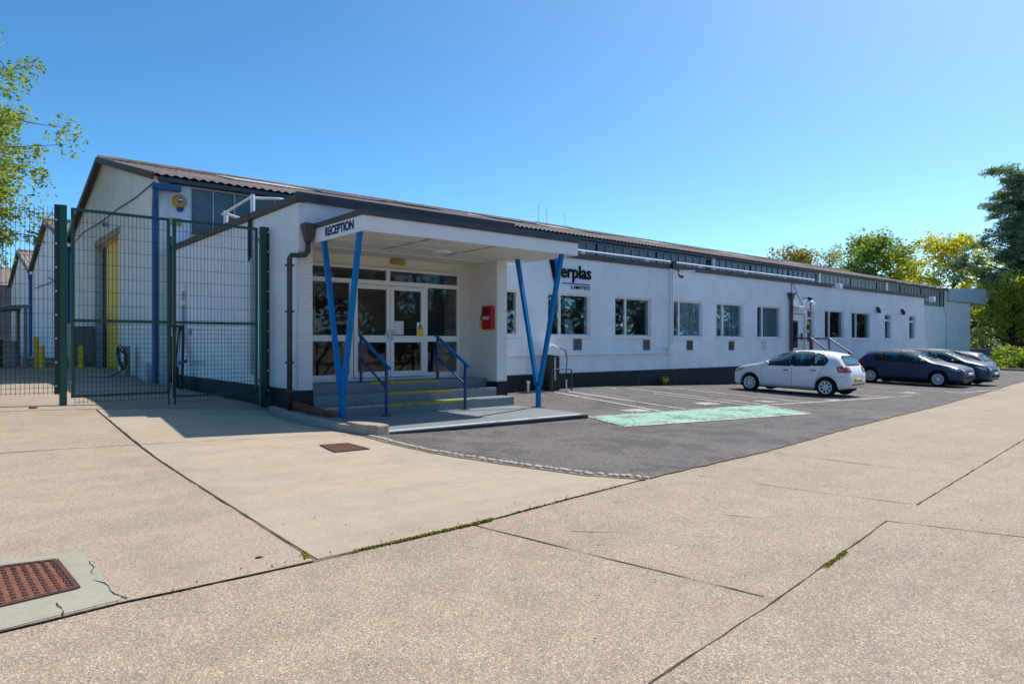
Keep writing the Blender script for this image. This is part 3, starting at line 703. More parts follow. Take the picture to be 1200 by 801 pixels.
MB().prism([(5.62,10.136,-.1),(10.5,9.976,-.1),(10.5,9.979,-.1),(5.62,10.139,-.1)], (0,0,.285)).build('dark_edge', M['slabdark'], slab)
# canopy on its two V columns
cn = place('entrance_canopy', 'white flat canopy on blue V-shaped legs over the entrance', 'canopy', 8.2, 11.9)
CX0, CX1, CY, CZ0, CZ1 = 5.74, 11.14, 10.90, 3.69, 4.0
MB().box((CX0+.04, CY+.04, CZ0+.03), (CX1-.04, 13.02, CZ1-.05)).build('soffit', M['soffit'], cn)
m = MB().box((CX0, CY, CZ0), (CX1, CY+.04, CZ1)); m.box((CX0, CY+.04, CZ0), (CX0+.04, 13.02, CZ1)); m.box((CX1-.04, CY+.04, CZ0), (CX1, 15.28, CZ1)); m.build('fascia', M['white'], cn)
MB().box((CX0-.03, CY-.03, CZ1), (CX1+.03, 13.02, CZ1+.035)).build('roof_sheet', M['bitumen'], cn)
m = MB().box((CX0-.035, CY-.035, CZ1-.035), (CX1+.035, CY-.001, CZ1+.07)); m.build('front_drip_edge', M['bitumen'], cn)
m = MB().box((CX0-.035, CY-.001, CZ1-.035), (CX0-.001, 13.02, CZ1+.065)); m.build('side_drip_edge', M['brown'], cn)
MB().box((CX1-.12, 13.03, CZ0+.05), (CX1-.05, 15.28, CZ1-.05)).build('end_board', M['soffit'], cn)
m = MB()
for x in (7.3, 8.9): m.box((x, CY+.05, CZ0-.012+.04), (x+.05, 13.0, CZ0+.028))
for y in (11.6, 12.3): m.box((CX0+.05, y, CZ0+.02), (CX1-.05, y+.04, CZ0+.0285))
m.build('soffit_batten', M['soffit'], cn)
for x, yf_, yb_ in ((5.82, 11.16, 12.64), (10.70, 10.97, 12.50)):
    m = MB(); w = .092; y0 = 11.87 if x < 8 else 11.75
    m.bar((x, y0, .205), (x, y0, .80), w, w)
    m.bar((x, y0-.045, .72), (x, yf_, CZ0+.03), w, w*.95); m.bar((x, y0+.045, .72), (x, yb_, CZ0+.03), w, w*.95)
    c = m.build('v_column', M['blue'], cn, bevel=.006)
    MB().box((x-.11, y0-.11, .209), (x+.11, y0+.11, .222)).build('base_plate', M['rustdark'], c)
o = text('RECEPTION', 'reception_lettering', M['letterblue'], (CX0-.006, 12.40, 3.755), (0,-1,0), (0,0,1), 1.17, .175, .006, .03); tag(o, 'navy RECEPTION lettering on the white canopy side', 'lettering')
m = MB().lathe([(0,0),(.20,0),(.22,.03),(.22,.07),(0,.07)], (8.5,12.5,3.675), 'Z', 20); t = m.build('ceiling_lamp', M['white'], smooth=False); tag(t, 'round white ceiling lamp under the canopy', 'lamp')
m = MB().box((8.15,14.0,3.55),(8.5,14.095,3.66)); t = m.build('exit_light_box', paint('amber_box', (.45,.27,.08), .4, .2)); tag(t, 'small amber light box above the entrance doors', 'light box')
# fire box
fbx = place('fire_point_box', 'red fire point box on the return wall beside the entrance', 'fire box', 10.46, 13.32, z=2.04)
MB().box((10.36,13.10,2.04),(10.488,13.48,2.62)).build('case', M['red'], fbx, bevel=.015)
text('FIRE', 'lettering', M['white'], (10.357, 13.42, 2.28), (0,-1,0), (0,0,1), .25, .08, .004, .02, parent=fbx)
MB().lathe([(0,0),(.07,0),(.07,.02),(0,.02)], (10.345,13.3,2.5), 'X', 16).build('break_glass', M['black'], fbx)
# downpipe with hopper at the reception corner
dp = place('downpipe', 'brown downpipe with hopper at the reception corner', 'downpipe', 5.30, 13.2)
MB().prism([(5.50,12.80,4.0),(5.74,12.80,4.0),(5.74,13.02,4.0),(5.50,13.02,4.0)], (0,0,.06)).add([(5.50,12.80,4.0),(5.74,12.80,4.0),(5.74,13.02,4.0),(5.50,13.02,4.0),(5.57,12.88,3.70),(5.67,12.88,3.70),(5.67,12.99,3.70),(5.57,12.99,3.70)], [(0,1,5,4),(1,2,6,5),(2,3,7,6),(3,0,4,7),(4,5,6,7)]).build('hopper', M['brown'], dp)
MB().tube([(5.62,12.94,3.72),(5.62,12.94,3.52),(5.56,12.94,3.44),(5.40,12.95,3.42),(5.30,12.98,3.42),(5.27,13.0,3.36),(5.27,13.0,.3)], .052, 10).build('pipe', M['brown'], dp, smooth=True)
m = MB()
for z in (3.2, 2.3, 1.3, .75): m.box((5.20,12.94,z),(5.34,13.06,z+.04))
m.build('bracket', M['brown'], dp)
# planter: kerb, brick edging, gravel
kerb = [(5.04,13.25),(5.00,12.6),(5.06,11.9),(5.18,11.3),(5.30,10.75),(5.45,10.42),(5.58,10.28)]
kb = strip_poly(kerb, .16); n = len(kb)//2; m = MB(); top = []; 
m.add([(x,y,g(x,y)-.05) for x,y in kb] + [(x,y,g(x,y)+.14) for x,y in kb], [(2*n+i,2*n+i+1,4*n-2-i,4*n-1-i) for i in range(n-1)] + [(i,(i+1)%(2*n),2*n+(i+1)%(2*n),2*n+i) for i in range(2*n)])
tag(m.build('kerb', M['kerb'], bevel=.02), kind='structure')
ke = place('kerb_end', 'rough broken kerb block at the planter end', 'kerb', 5.5, 10.4)
pb = [(5.32,10.72),(5.38,10.25),(5.56,10.06),(5.82,10.10),(5.80,10.32),(5.66,10.60)]
MB().prism([(x,y,g(x,y)-.05) for x,y in pb], (0,0,.235)).build('block', paint('broken_kerb', (.40,.33,.26), .9, .25, .2, scale=9, bump=1), ke, bevel=.03)
tag(sheet([(5.08,13.1),(5.08,12.5),(5.16,11.8),(5.32,11.1),(5.5,10.7),(5.7,10.7),(5.72,13.02)], .10, 'gravel', M['gravel'], .15, zf=lambda x,y: g(x,y)+random.uniform(-.025,.035)), 'loose gravel in the planter beside the entrance slab', 'gravel', None, 'stuff')
m = MB().bar((5.35,13.05,.50),(5.62,11.75,.36),.11,.12); o = m.build('brick_edging', M['redbrick'], bevel=.01); tag(o, 'row of red bricks edging the gravel by the reception corner', 'brick edging')
# blue handrails
def handrail(x, label):
    t = place('handrail', label, 'handrail', x, 12.9, 'blue entrance handrails', z=.21)
    m = MB().bar((x, 12.40, .21), (x, 12.40, 1.25), .05); m.bar((x, 13.5, .842), (x, 13.5, 1.86), .05); m.build('post', M['darkblue'], t)
    MB().bar((x, 13.56, 1.88), (x, 12.26, 1.17), .05).build('top_rail', M['blue'], t)
    MB().bar((x, 13.5, 1.36), (x, 12.40, .78), .03).build('lower_rail', M['darkblue'], t)
    MB().box((x-.08, 12.32, .211), (x+.08, 12.48, .224)).box((x-.07, 13.43, .843), (x+.07, 13.57, .855)).build('foot_plate', M['rustdark'], t)
handrail(7.07, 'left blue handrail on the entrance steps'); handrail(9.07, 'right blue handrail on the entrance steps, nearer the fire box')
# ------------------------------------------------------------------ office wing
OY, OX0, OX1, OT = 15.3, 10.81, 45.0, 4.42
of = place('office_wing', 'long low white office wing with a row of white-framed windows', 'offices', 12, OY)
wins = [(12.05,13.17,1.93,3.26,.45,0),(14.33,16.22,1.93,3.26,.30,0),(17.42,19.32,1.93,3.26,.32,0),(20.45,22.42,1.93,3.28,.30,1),(23.36,25.29,1.93,3.28,.28,2),(26.37,28.34,1.93,3.28,.26,1),
        (32.41,34.43,1.93,3.28,.30,0),(35.29,37.51,1.93,3.28,.30,0)]
slim = [(39.36,40.21,1.93,3.28),(42.75,43.64,1.93,3.28)]
holes = [w[:4] for w in wins] + slim + [(29.27,30.53,.86,3.06),(30.69,31.34,1.72,3.30)]
wall(FY(OY), (OX0, OX1), (-.6, OT), holes, .28).build('front_wall', M['white_wall'], of)
MB().box((OX1-.28, OY+.281, -.6), (OX1, 22.49, OT-.002)).build('end_wall', M['side_wall'], of)
MB().box((OX0+.2, OY+.05, OT), (OX1, 22.45, OT+.05)).build('flat_roof', M['bitumen'], of)
MB().box((OX0+.17, OY-.07, OT-.03), (OX1+.04, OY+.045, OT+.13)).build('roof_edging', M['brown'], of)
m = MB().box((OX0+.012, OY-.013, -.6), (29.0, OY-.001, .765)); m.box((31.6, OY-.013, -.6), (OX1, OY-.001, .72)); m.build('black_plinth', M['plinth'], of)
for u0,u1,v0,v1,sp,bl in wins: window(of, FY(OY), u0, u1, v0, v1, sp, True, bl)
for u0,u1,v0,v1 in slim: window(of, FY(OY), u0, u1, v0, v1, None, True, 1, trans=2.95)
window(of, FY(OY), 30.69, 31.34, 1.72, 3.30, None, False, 0, trans=2.86)
m = MB()
for q in ((29.30,29.40,.87,3.03),(30.40,30.50,.87,3.03),(29.40,30.40,2.85,3.03),(29.40,29.50,.87,2.85),(30.02,30.40,.87,2.85),(29.50,30.02,.87,1.50),(29.50,30.02,2.72,2.85)): m.box((q[0], OY+.08, q[2]), (q[1], OY+.14, q[3]))
d = m.build('side_door', M['upvc'], of); MB().box((29.49, OY+.10, 1.49), (30.03, OY+.115, 2.73)).build('door_glass', M['glass'], d)
MB().box((30.22, OY+.02, 1.85), (30.30, OY+.075, 2.15)).build('door_handle', M['black'], d)
MB().box((29.6, OY+.065, 1.05), (29.95, OY+.078, 1.15)).build('letter_plate', M['lightgrey'], d)
MB().box((28.95, 14.35, -.4), (31.6, 15.285, .84)).box((28.95, 14.0, -.4), (31.6, 14.349, .6)).box((28.95, 13.65, -.4), (31.6, 13.999, .35)).build('door_steps', M['slab'], of)
# lintel boards over two of the windows, air bricks, wall pilaster
vents = [(15.61,1.66,'grey'),(19.06,1.64,'grey'),(21.6,1.62,'wood'),(24.41,1.60,'wood'),(26.88,1.62,'white')]
for x, z, c in vents:
    m = MB().box((x-.19, OY-.02, z-.18), (x+.19, OY-.002, z+.18)); v = m.build('air_vent', M['grey'] if c == 'grey' else paint('tan_vent', (.20,.13,.075), .7, .2) if c == 'wood' else M['white'], of)
    m = MB()
    for k in range(6): m.box((x-.16, OY-.032, z-.155+k*.055), (x+.16, OY-.021, z-.125+k*.055))
    m.build('louvre', M['black'] if c != 'white' else M['lightgrey'], v)
m = MB().box((20.30, OY-.05, .78), (20.52, OY-.002, OT-.03)); m.box((13.30, OY-.03, .78), (13.44, OY-.002, OT-.03)); m.build('wall_pilaster', M['white_wall'], of)
pc = MB().tube([(12.7, OY-.05, 1.34), (16.5, OY-.05, 1.35), (20.3, OY-.06, 1.37)], .035, 8); pc.tube([(20.36, OY-.09, 1.3), (20.36, OY-.09, 4.4)], .03, 8); pc.tube([(20.47, OY-.09, 1.5), (20.47, OY-.09, 4.4)], .025, 8)
pc.box((20.2, OY-.18, 1.3), (20.62, OY-.052, 1.52)); pc.build('white_conduit', M['white'], of)
dp = place('downpipe', 'dark downpipe with hopper beside the office side door', 'downpipe', 29.05, 15.2)
MB().tube([(29.05, OY-.10, -.1), (29.05, OY-.10, 3.75)], .075, 8).build('pipe', M['brown'], dp)
MB().prism([(28.85,OY-.22,3.85),(29.25,OY-.22,3.85),(29.25,OY-.005,3.85),(28.85,OY-.005,3.85)], (0,0,.08)).box((28.93,OY-.17,3.68),(29.17,OY-.01,3.85)).build('hopper', M['brown'], dp)
t = place('cable', 'thin black cable hanging from the roof edge to the lantern', 'cable', 29.2, 15.2)
MB().tube([(29.2, OY-.03, 4.6), (29.2, OY-.03, 3.9)], .012, 5).tube([(29.25, OY-.03, 4.45), (29.9, OY-.03, 3.7), (30.3, OY-.03, 3.45)], .010, 5).build('wire', M['black'], t)
# sign on the wall
sg = place('company_sign', 'black and blue Verplas Limited lettering on the white office wall', 'sign', 15.3, OY-.02, z=3.4)
yv = OY-.03
def vpoly(p, nm, mt, d=0.0): MB().prism([(x, yv-d, z) for x, z in p], (0, .02, 0)).build(nm, mt, sg)
vpoly([(14.37,4.27),(14.56,4.27),(14.66,3.70),(14.76,4.20),(14.93,4.20),(14.72,3.35),(14.64,3.35)], 'big_letter', M['letterblack'])
vpoly([(14.53,4.36),(14.80,4.36),(14.665,3.84)], 'blue_wedge', M['brandblue'], .008)
text('erplas', 'lettering', M['letterblack'], (14.86, yv, 3.62), (1,0,0), (0,0,1), 1.36, .55, .02, .02, parent=sg)
vpoly([(14.92,3.565),(16.18,3.565),(16.18,3.595),(14.92,3.595)], 'rule_line', M['brandblue'])
text('LIMITED', 'small_lettering', M['letterblack'], (15.32, yv, 3.42), (1,0,0), (0,0,1), .86, .10, .015, .004, parent=sg, spacing=1.15)
# white pipe rail standing on the flat roof
rl = place('roof_rail', 'long white pipe rail on the office roof below the clerestory', 'rail', 20, 16.3, z=OT+.05)
m = MB().tube([(12.5,16.3,4.86),(33.4,16.3,4.84)], .04, 8); m.build('rail_pipe', M['white'], rl)
m = MB()
for x in (13.5,16.9,20.3,23.7,27.1,30.5,33.2): m.box((x-.09,16.25,OT+.05),(x+.09,16.35,4.83))
m.build('rail_post', M['white'], rl)
rl = place('roof_rail', 'bent white pipes on the reception roof by the alarm box', 'rail', 6.5, 20, z=RT+.05)
MB().tube([(5.85,19.0,5.15),(5.85,16.9,5.25),(6.5,16.7,5.28),(8.4,16.7,5.20)], .036, 8).tube([(5.85,18.7,RT+.05),(5.85,18.7,5.2)], .06, 8).tube([(5.85,16.7,RT+.05),(5.85,16.7,5.3)], .055, 8).tube([(5.85,18.6,5.1),(6.3,17.4,4.7)], .035, 8).build('pipe', M['white'], rl)
ant = place('roof_antenna', 'thin grey aerials standing on the warehouse ridge', 'aerial', 25, 31.4, z=RZ)
for k, x in enumerate((28.6, 29.3, 30.9)): MB().tube([(x,31.4,RZ),(x,31.4,RZ+1.3-.15*k)], .012, 5).build('rod', M['grey'], ant)
MB().bar((28.3,31.4,RZ+.15),(31.6,31.4,RZ+.15),.05).build('mount', M['grey'], ant)
# alarm box
al = place('alarm_box', 'round yellow alarm box with blue centre high on the warehouse wall', 'alarm box', 5.62, 22.4, z=6.0)
MB().lathe([(0,-.12),(.16,-.12),(.20,-.08),(.21,0),(0,0)], (5.66,22.49,6.02), 'Y', 24).build('case', paint('amber_plastic', (.62,.32,.02), .4, .1), al, smooth=False)
MB().lathe([(0,-.02),(.075,-.02),(.08,0),(0,0)], (5.66,22.365,6.05), 'Y', 18).build('emblem', M['brandblue'], al)
MB().box((5.60,22.33,6.03),(5.72,22.343,6.07)).build('emblem_bar', M['white'], al)
MB().lathe([(0,-.1),(.09,-.1),(.10,0),(0,0)], (5.68,22.49,5.80), 'Y', 16).build('strobe', M['darkblue'], al)
o = MB().box((5.42,22.46,5.28),(5.72,22.495,5.5)).build('wall_plate', M['ply']); tag(o, 'small tan plate on the warehouse wall under the alarm box', 'plate')
# wall fittings
def floodlight(x, y, z, lab, mat, s=1.0):
    t = empty('floodlight', lab, 'floodlight', (x, y, z)); WORLD[t.name] = Vector((x,y,z))
    MB().box((x-.14*s,y-.30*s,z-.09*s),(x+.14*s,y-.16*s,z+.09*s)).build('lamp_case', M[mat], t, bevel=.01); MB().bar((x,y-.2*s,z),(x,y-.002,z),.05).build('arm', M[mat], t)
    MB().box((x-.11*s,y-.312*s,z-.07*s),(x+.11*s,y-.301*s,z+.07*s)).build('lens', M['lamp'], t)
floodlight(33.0, OY-.07, 4.42, 'white floodlight on the office roof edge, above the sixth window', 'white', 1.4)
floodlight(45.0, OY-.07, 4.30, 'white floodlight at the far corner of the office roof', 'white', 1.6)
t = empty('security_camera', 'small security camera hanging at the roof edge by the white pilaster', 'camera', (20.5,15.2,4.3)); WORLD[t.name] = Vector((20.5,15.2,4.3))
MB().box((20.38,OY-.16,4.40),(20.6,OY-.071,4.68)).build('mount', M['black'], t); MB().bar((20.62,OY-.25,4.20),(20.45,OY-.5,4.08),.10).bar((20.6,OY-.2,4.4),(20.6,OY-.25,4.2),.03).build('camera_body', M['black'], t); MB().bar((20.9,OY-.05,4.36),(21.5,OY-.3,4.38),.05).build('bracket', M['white'], t)
for x in (38.3, 41.6):
    o = MB().lathe([(0,-.14),(.07,-.14),(.09,0),(0,0)], (x,OY,3.55), 'Y', 12).box((x-.06,OY-.2,3.3),(x+.06,OY-.05,3.5)).build('wall_lamp', M['black'])
    tag(o, 'small black wall lamp left of the first slim window' if x < 40 else 'small black wall lamp between the two slim windows', 'lamp', 'black wall lamps')
t = empty('lantern', 'white glass lantern with black cap hanging by the office side door', 'lantern', (30.3,15.0,3.2)); WORLD[t.name] = Vector((30.3,15.0,3.2))
MB().lathe([(0,0),(.12,.0),(.20,.10),(.20,.38),(.10,.50),(0,.50)], (30.3,14.98,3.15), 'Z', 16).build('globe', M['white'], t, smooth=True)
MB().lathe([(.0,0),(.11,0),(.09,.12),(0,.16)], (30.3,14.98,3.66), 'Z', 12).build('cap', M['black'], t); MB().bar((30.3,14.98,3.75),(30.3,OY-.002,3.75),.04).build('bracket', M['black'], t); MB().box((30.12,14.85,3.2),(30.2,14.95,3.5)).build('side_marking', M['red'], t)
o = MB().box((29.4,OY-.28,3.2),(29.9,OY-.005,3.36)).build('door_lamp', M['white'], bevel=.03); tag(o, 'white box lamp above the office side door', 'lamp')
t = place('fire_extinguisher', 'red extinguisher on the landing by the office side door', 'extinguisher', 30.45, 15.1, z=.84)
MB().lathe([(0,0),(.085,0),(.085,.40),(.04,.48),(0,.48)], (30.45,15.0,1.35), 'Z', 14).build('cylinder', M['red'], t, smooth=False); MB().box((30.41,14.96,1.82),(30.50,15.04,1.89)).build('valve', M['black'], t)
MB().box((30.38,14.95,.84),(30.52,15.05,1.35)).build('stand', M['lightgrey'], t)
o = MB().lathe([(0,-.02),(.0,-.02),(.13,-.02),(.13,0)], (30.72,OY-.0,2.45), 'Y', 16).box((30.62,OY-.02,2.2),(30.82,OY-.004,2.7)).build('warning_notice', M['yellow']); tag(o, 'yellow notice on the wall between the side door and its window', 'notice')
# black stair rails
sr = place('stair_rail', 'black metal stair rails at the office side door', 'stair rail', 30.2, 14)
for x, y0, y1, nm in ((29.1,14.35,13.4,0),(31.45,14.65,13.6,1)):
    MB().tube([(x,15.28,1.92),(x,y0,1.92),(x,y1,1.22)], .035, 8).build('rail', M['black'], sr)
    MB().tube([(x,y0,.7),(x,y0,1.92)], .035, 8).tube([(x,y1+.15,.1),(x,y1+.15,1.34)], .035, 8).build('post', M['black'], sr)
# things seen inside the windows
o = MB().prism([(15.55,15.75,1.95),(15.95,15.75,1.95),(16.05,16.0,2.5),(15.70,16.0,2.5)], (0,.02,0)).build('easel_board', M['paper']); tag(o, 'white board leaning inside the first large office window', 'board')
o = MB().prism([(36.2,15.75,2.0),(36.5,15.75,2.0),(36.45,15.75,2.6),(36.3,15.75,2.7)], (0,.15,0)).build('work_vest', M['hivis'], bevel=.02); tag(o, 'bright green vest hanging inside the second window past the side door', 'vest')
t = place('office_desk', 'desk with green screens behind the second large office window', 'desk', 18.4, 16.6, z=.84)
MB().box((17.4,16.3,1.5),(19.6,17.1,1.54)).box((17.45,16.35,.84),(17.5,17.05,1.5)).box((19.5,16.35,.84),(19.55,17.05,1.5)).build('desk_top', M['wood'], t)
MB().box((17.9,16.6,1.62),(18.5,16.65,2.05)).box((18.15,16.6,1.54),(18.25,16.7,1.62)).build('monitor', M['black'], t); MB().box((18.6,16.5,2.2),(19.4,16.55,2.45)).box((18.65,16.5,1.54),(18.7,16.55,2.2)).build('green_panel', paint('green_board', (.02,.22,.09), .6), t)
# charger and its guard hoop
ev = place('charging_point', 'black charging pillar with slanted white head by the office wall', 'charger', 14.1, 14.9)
z = g(14.1,14.9)
MB().box((13.93,14.78,z),(14.33,15.08,1.34)).build('pillar', M['black'], ev, bevel=.02); MB().box((14.10,14.768,.6),(14.16,14.779,1.28)).build('light_strip', M['lightgrey'], ev)
MB().prism([(13.88,14.74,1.36),(14.40,14.74,1.30),(14.40,14.74,1.42),(14.22,14.74,1.62),(13.98,14.74,1.68),(13.88,14.74,1.60)], (0,.36,0)).build('head', M['white'], ev, bevel=.03)
MB().tube([(14.3,14.76,1.55),(14.48,14.70,1.5),(14.56,14.70,1.25),(14.52,14.70,.8),(14.44,14.70,.5),(14.34,14.74,.75)], .016, 6).build('cable', M['black'], ev)
hp = place('guard_hoop', 'dark metal guard hoop in front of the charging pillar', 'hoop', 14.2, 14.5)
z = g(14.2,14.5); MB().tube([(13.80,14.55,z),(13.80,14.55,.88),(13.85,14.55,.93),(14.55,14.55,.93),(14.6,14.55,.88),(14.6,14.55,z)], .022, 8).build('hoop', M['bitumen'], hp); MB().tube([(14.35,14.52,z),(14.35,14.52,.62)], .02, 6).build('stay', M['lightgrey'], hp)
o = MB().lathe([(0,0),(.035,0),(.035,.26),(.06,.27),(.06,.32),(0,.32)], (13.35,15.1,g(13.35,15.1)), 'Z', 12).build('vent_stub', M['white']); tag(o, 'short white vent stub at the wall base left of the charging pillar', 'vent')
# weeds along the wall base
def weed(x, y, h, n, lab):
    m = MB(); z = g(x, y)
    for _ in range(n):
        a = random.uniform(0, 6.28); r = random.uniform(.02, h*.6); hh = random.uniform(.4, 1)*h; q = random.uniform(.015,.03); c, s = math.cos(a), math.sin(a)
        b = Vector((x+c*r*.2, y-abs(s)*r*.2, z)); t = Vector((x+c*r, y-abs(s)*r, z+hh)); n_ = Vector((-s, c, 0))*q
        m.add([b, b.lerp(t,.6)+n_, t, b.lerp(t,.6)-n_], [(0,1,2,3)])
    o = m.build('weed', M['weed'], recalc=False); tag(o, lab, 'weed', 'weeds at the wall base')
M['weed'] = leafmat('weed_leaf', (.14,.17,.03), (.25,.24,.06))
weed(19.9,15.22,.40,70,'largest pale green weed at the foot of the black plinth'); 
for x, k in ((18.6,12),(18.95,14),(20.6,12),(22.3,10),(24.2,10),(12.95,14)): weed(x,15.24,.12,k,'tiny weed at the foot of the black plinth')
# far block with its blue-grey canopy
fb_ = place('loading_block', 'pale brick block with blue-grey canopy at the far end of the building', 'building', 74, 22.4)
wall(FY(22.4), (71.6, 78.0), (-.6, 5.62), [], .3).build('wall', brick_paint('grey_white_brick', (.72,.78,.83), 'XZ', .5, .2), fb_)
MB().box((77.7,22.701,-.6),(78.0,30,5.62)).build('side_wall', M['side_wall'], fb_)
MB().prism([(71.5,22.2,5.65),(82.4,22.2,5.65),(82.4,22.2,7.25),(71.5,22.2,6.75)], (0,8,0)).build('canopy', paint('blue_grey_cladding', (.40,.51,.60), .5, .06), fb_)

# ------------------------------------------------------------------ fence and gates
GYY = 14.47
def wire_mesh(x0, x1, z0, z1, zm, y, spike=0.0):
    m = MB(); w = .0036
    x = x0
    while x <= x1+1e-6:
        m.add([(x-w,y,z0),(x+w,y-w,z0),(x+w,y+w,z0),(x-w,y,z1+spike),(x+w,y-w,z1+spike),(x+w,y+w,z1+spike)], [(0,1,4,3),(1,2,5,4),(2,0,3,5)]); x += .066
    z = z0+.03
    while z < z1:
        m.add([(x0,y-.008-w,z),(x1,y-.008-w,z),(x1,y-.008+w,z-w),(x0,y-.008+w,z-w),(x0,y-.008+w,z+w),(x1,y-.008+w,z+w)], [(0,1,2,3),(0,1,5,4),(3,2,5,4)]); z += .088 if z < zm else .25
    return m
def leaf_gate(x0, x1, lab, hinge_left):
    t = place('mesh_gate', lab, 'gate', (x0+x1)/2, GYY, 'green double gate leaves')
    zb = max(g(x0,GYY), g(x1,GYY)) + .13; m = MB(); zt = 4.13; w = .05
    for x in (x0+w/2, x1-w/2): m.box((x-w/2, GYY-.025, zb), (x+w/2, GYY+.025, zt))
    m.box((x0+w, GYY-.024, zb), (x1-w, GYY+.024, zb+.05)); m.box((x0+w, GYY-.024, zt-.05), (x1-w, GYY+.024, zt)); m.box((x0+w, GYY-.024, 2.08), (x1-w, GYY+.024, 2.13))
    m.build('gate_frame', M['green'], t)
    wire_mesh(x0+.06, x1-.06, zb-.11, zt-.02, 2.1, GYY).build('mesh_panel', M['greenwire'], t, recalc=False)
    m = MB(); hx = x0-.03 if hinge_left else x1+.03
    for z in (zb+.25, 3.85): m.box((hx-.045, GYY-.03, z), (hx+.045, GYY+.03, z+.06))
    m.build('hinge', M['grey'], t)
    bx = x1-.03 if hinge_left else x0+.03
    m = MB().box((bx-.012, GYY-.055, g(bx,GYY)-.05), (bx+.012, GYY-.031, zb+.55)); m.build('drop_bolt', M['greenwire'], t)
    if not hinge_left: MB().box((bx-.10, GYY-.06, 2.01), (bx+.14, GYY-.031, 2.05)).box((bx-.02,GYY-.07,1.93),(bx+.03,GYY-.03,2.01)).build('slide_latch', M['greenwire'], t)
leaf_gate(1.84, 3.47, 'left leaf of the green mesh gate, in front of the yellow door', True)
leaf_gate(3.52, 5.17, 'right leaf of the green mesh gate, beside the reception side wall', False)
def post(x, w, lab, side):
    t = place('gate_post', lab, 'gate post', x, GYY, 'green gate posts'); z = g(x, GYY)
    MB().box((x-w/2, GYY-w/2, z-.1), (x+w/2, GYY+w/2, 4.16)).build('post', M['green'], t, bevel=.006)
    MB().box((x+side*w/2-(.075 if side < 0 else 0), GYY-.02, z+.2), (x+side*w/2+(.075 if side > 0 else 0), GYY+.02, 4.16)).build('clamp_bar', M['greenwire'], t)
    m = MB()
    for k in range(9): 
        zz = z+.35+k*.42; c = x+side*(w/2+.05); m.lathe([(0,-.012),(.018,-.012),(.018,0),(0,0)], (c, GYY-.021, zz), 'Y', 8)
    m.build('bolt', M['lightgrey'], t)
post(1.72, .11, 'left green steel gate post with bolted clamp bar', -1); post(5.28, .115, 'right green steel gate post close to the reception wall', 1)
fn = place('mesh_fence', 'green welded mesh fence panel left of the gates', 'fence', .5, GYY)
wire_mesh(-2.4, 1.6, .80, 4.05, 1.9, GYY, .06).build('mesh_panel', M['greenwire'], fn, recalc=False)
fn = place('mesh_fence', 'narrow strip of green mesh between gate post and reception wall', 'fence', 5.42, GYY)
wire_mesh(5.36, 5.45, .5, 4.1, 2.0, GYY).build('mesh_panel', M['greenwire'], fn, recalc=False)

# ------------------------------------------------------------------ yard things
def bollard(x, y, h, lab):
    t = place('bollard', lab, 'bollard', x, y, 'yellow yard bollards'); z = g(x, y)
    MB().lathe([(0,-.05),(.085,-.05),(.085,h-.04),(.06,h),(0,h)], (x,y,z), 'Z', 16).build('pipe', M['yellow'], t, smooth=False)
bollard(2.86,29.3,.85,'shorter yellow bollard of the close pair, left of the gate post'); bollard(2.78,30.3,1.15,'taller yellow bollard of the close pair, left of the gate post'); bollard(4.0,29.1,.85,'lone yellow bollard by the grey cabinet')
t = place('cabinet', 'grey metal cabinet against the gable wall behind the yellow bollard', 'cabinet', 4.75, 33.5); z = g(4.75,33.5)
MB().box((4.3,33.2,z),(5.06,35.4,z+1.65)).build('case', M['grey'], t, bevel=.02); MB().box((4.35,33.18,z+.1),(4.68,33.199,z+1.55)).box((4.70,33.18,z+.1),(5.02,33.199,z+1.55)).build('door', M['grey'], t)
sh = place('shelter', 'grey curved-roof shelter at the left edge of the yard', 'shelter', .8, 31); z = g(.8,31)
m = MB()
for y in (30.2, 33.2):
    m.tube([(2.45,y,z),(2.45,y,z+2.25)], .06, 8); m.tube([(1.2,y,z),(1.2,y,z+2.1)], .05, 8)
    m.tube([(2.55,y,z+2.22),(1.9,y,z+2.18),(1.1,y,z+1.9),(.4,y,z+1.45),(-.4,y,z+.7)], .05, 8)
m.build('frame', M['grey'], sh)
m = MB(); pr = [(2.6,2.30),(1.9,2.26),(1.1,1.97),(.4,1.52),(-.4,.77)]
m.add([(x,y,z+h) for x,h in pr for y in (30.1,33.3)], [(2*i,2*i+1,2*i+3,2*i+2) for i in range(4)])
o = m.build('roof_sheet', M['lightgrey'], sh); md = o.modifiers.new('t','SOLIDIFY'); md.thickness = .02
m = MB(); m.box((-1.5,33.25,z),(2.45,33.30,z+1.0)); m.build('back_panel', M['lightgrey'], sh)
for k,(x,y) in enumerate(((1.0,31.0),(1.55,31.6))):
    b = place('tyre_stack', ['black stack of tyres under the shelter, nearer the fence','black stack of tyres under the shelter, behind the other stack'][k], 'tyres', x, y, 'tyre stacks')
    for j in range(5): MB().lathe([(.16,.02),(.30,0),(.33,.05),(.33,.15),(.30,.2),(.16,.18)], (x,y,z+j*.21), 'Z', 16).build('tyre', M['tyre'], b, smooth=True)
lk = place('pallet', 'low grey pallets beside the blue pipe under the shelter roof', 'pallets', 3.2, 32)
MB().box((2.6,32.0,z),(4.0,33.2,z+.12)).box((2.6,32.0,z+.2),(4.0,33.2,z+.32)).box((2.6,32.0,z+.12),(2.75,33.2,z+.2)).box((3.85,32.0,z+.12),(4.0,33.2,z+.2)).build('pallet_boards', M['grey'], lk)
o = floodlight(5.02, 30.6, 6.3, 'small black floodlight on the gable above the yellow door', 'black', .9)
hs = place('hose', 'coiled black hose hanging on a timber post by the gable wall', 'hose', 4.7, 25.4); z = g(4.7,25.4)
pts = []
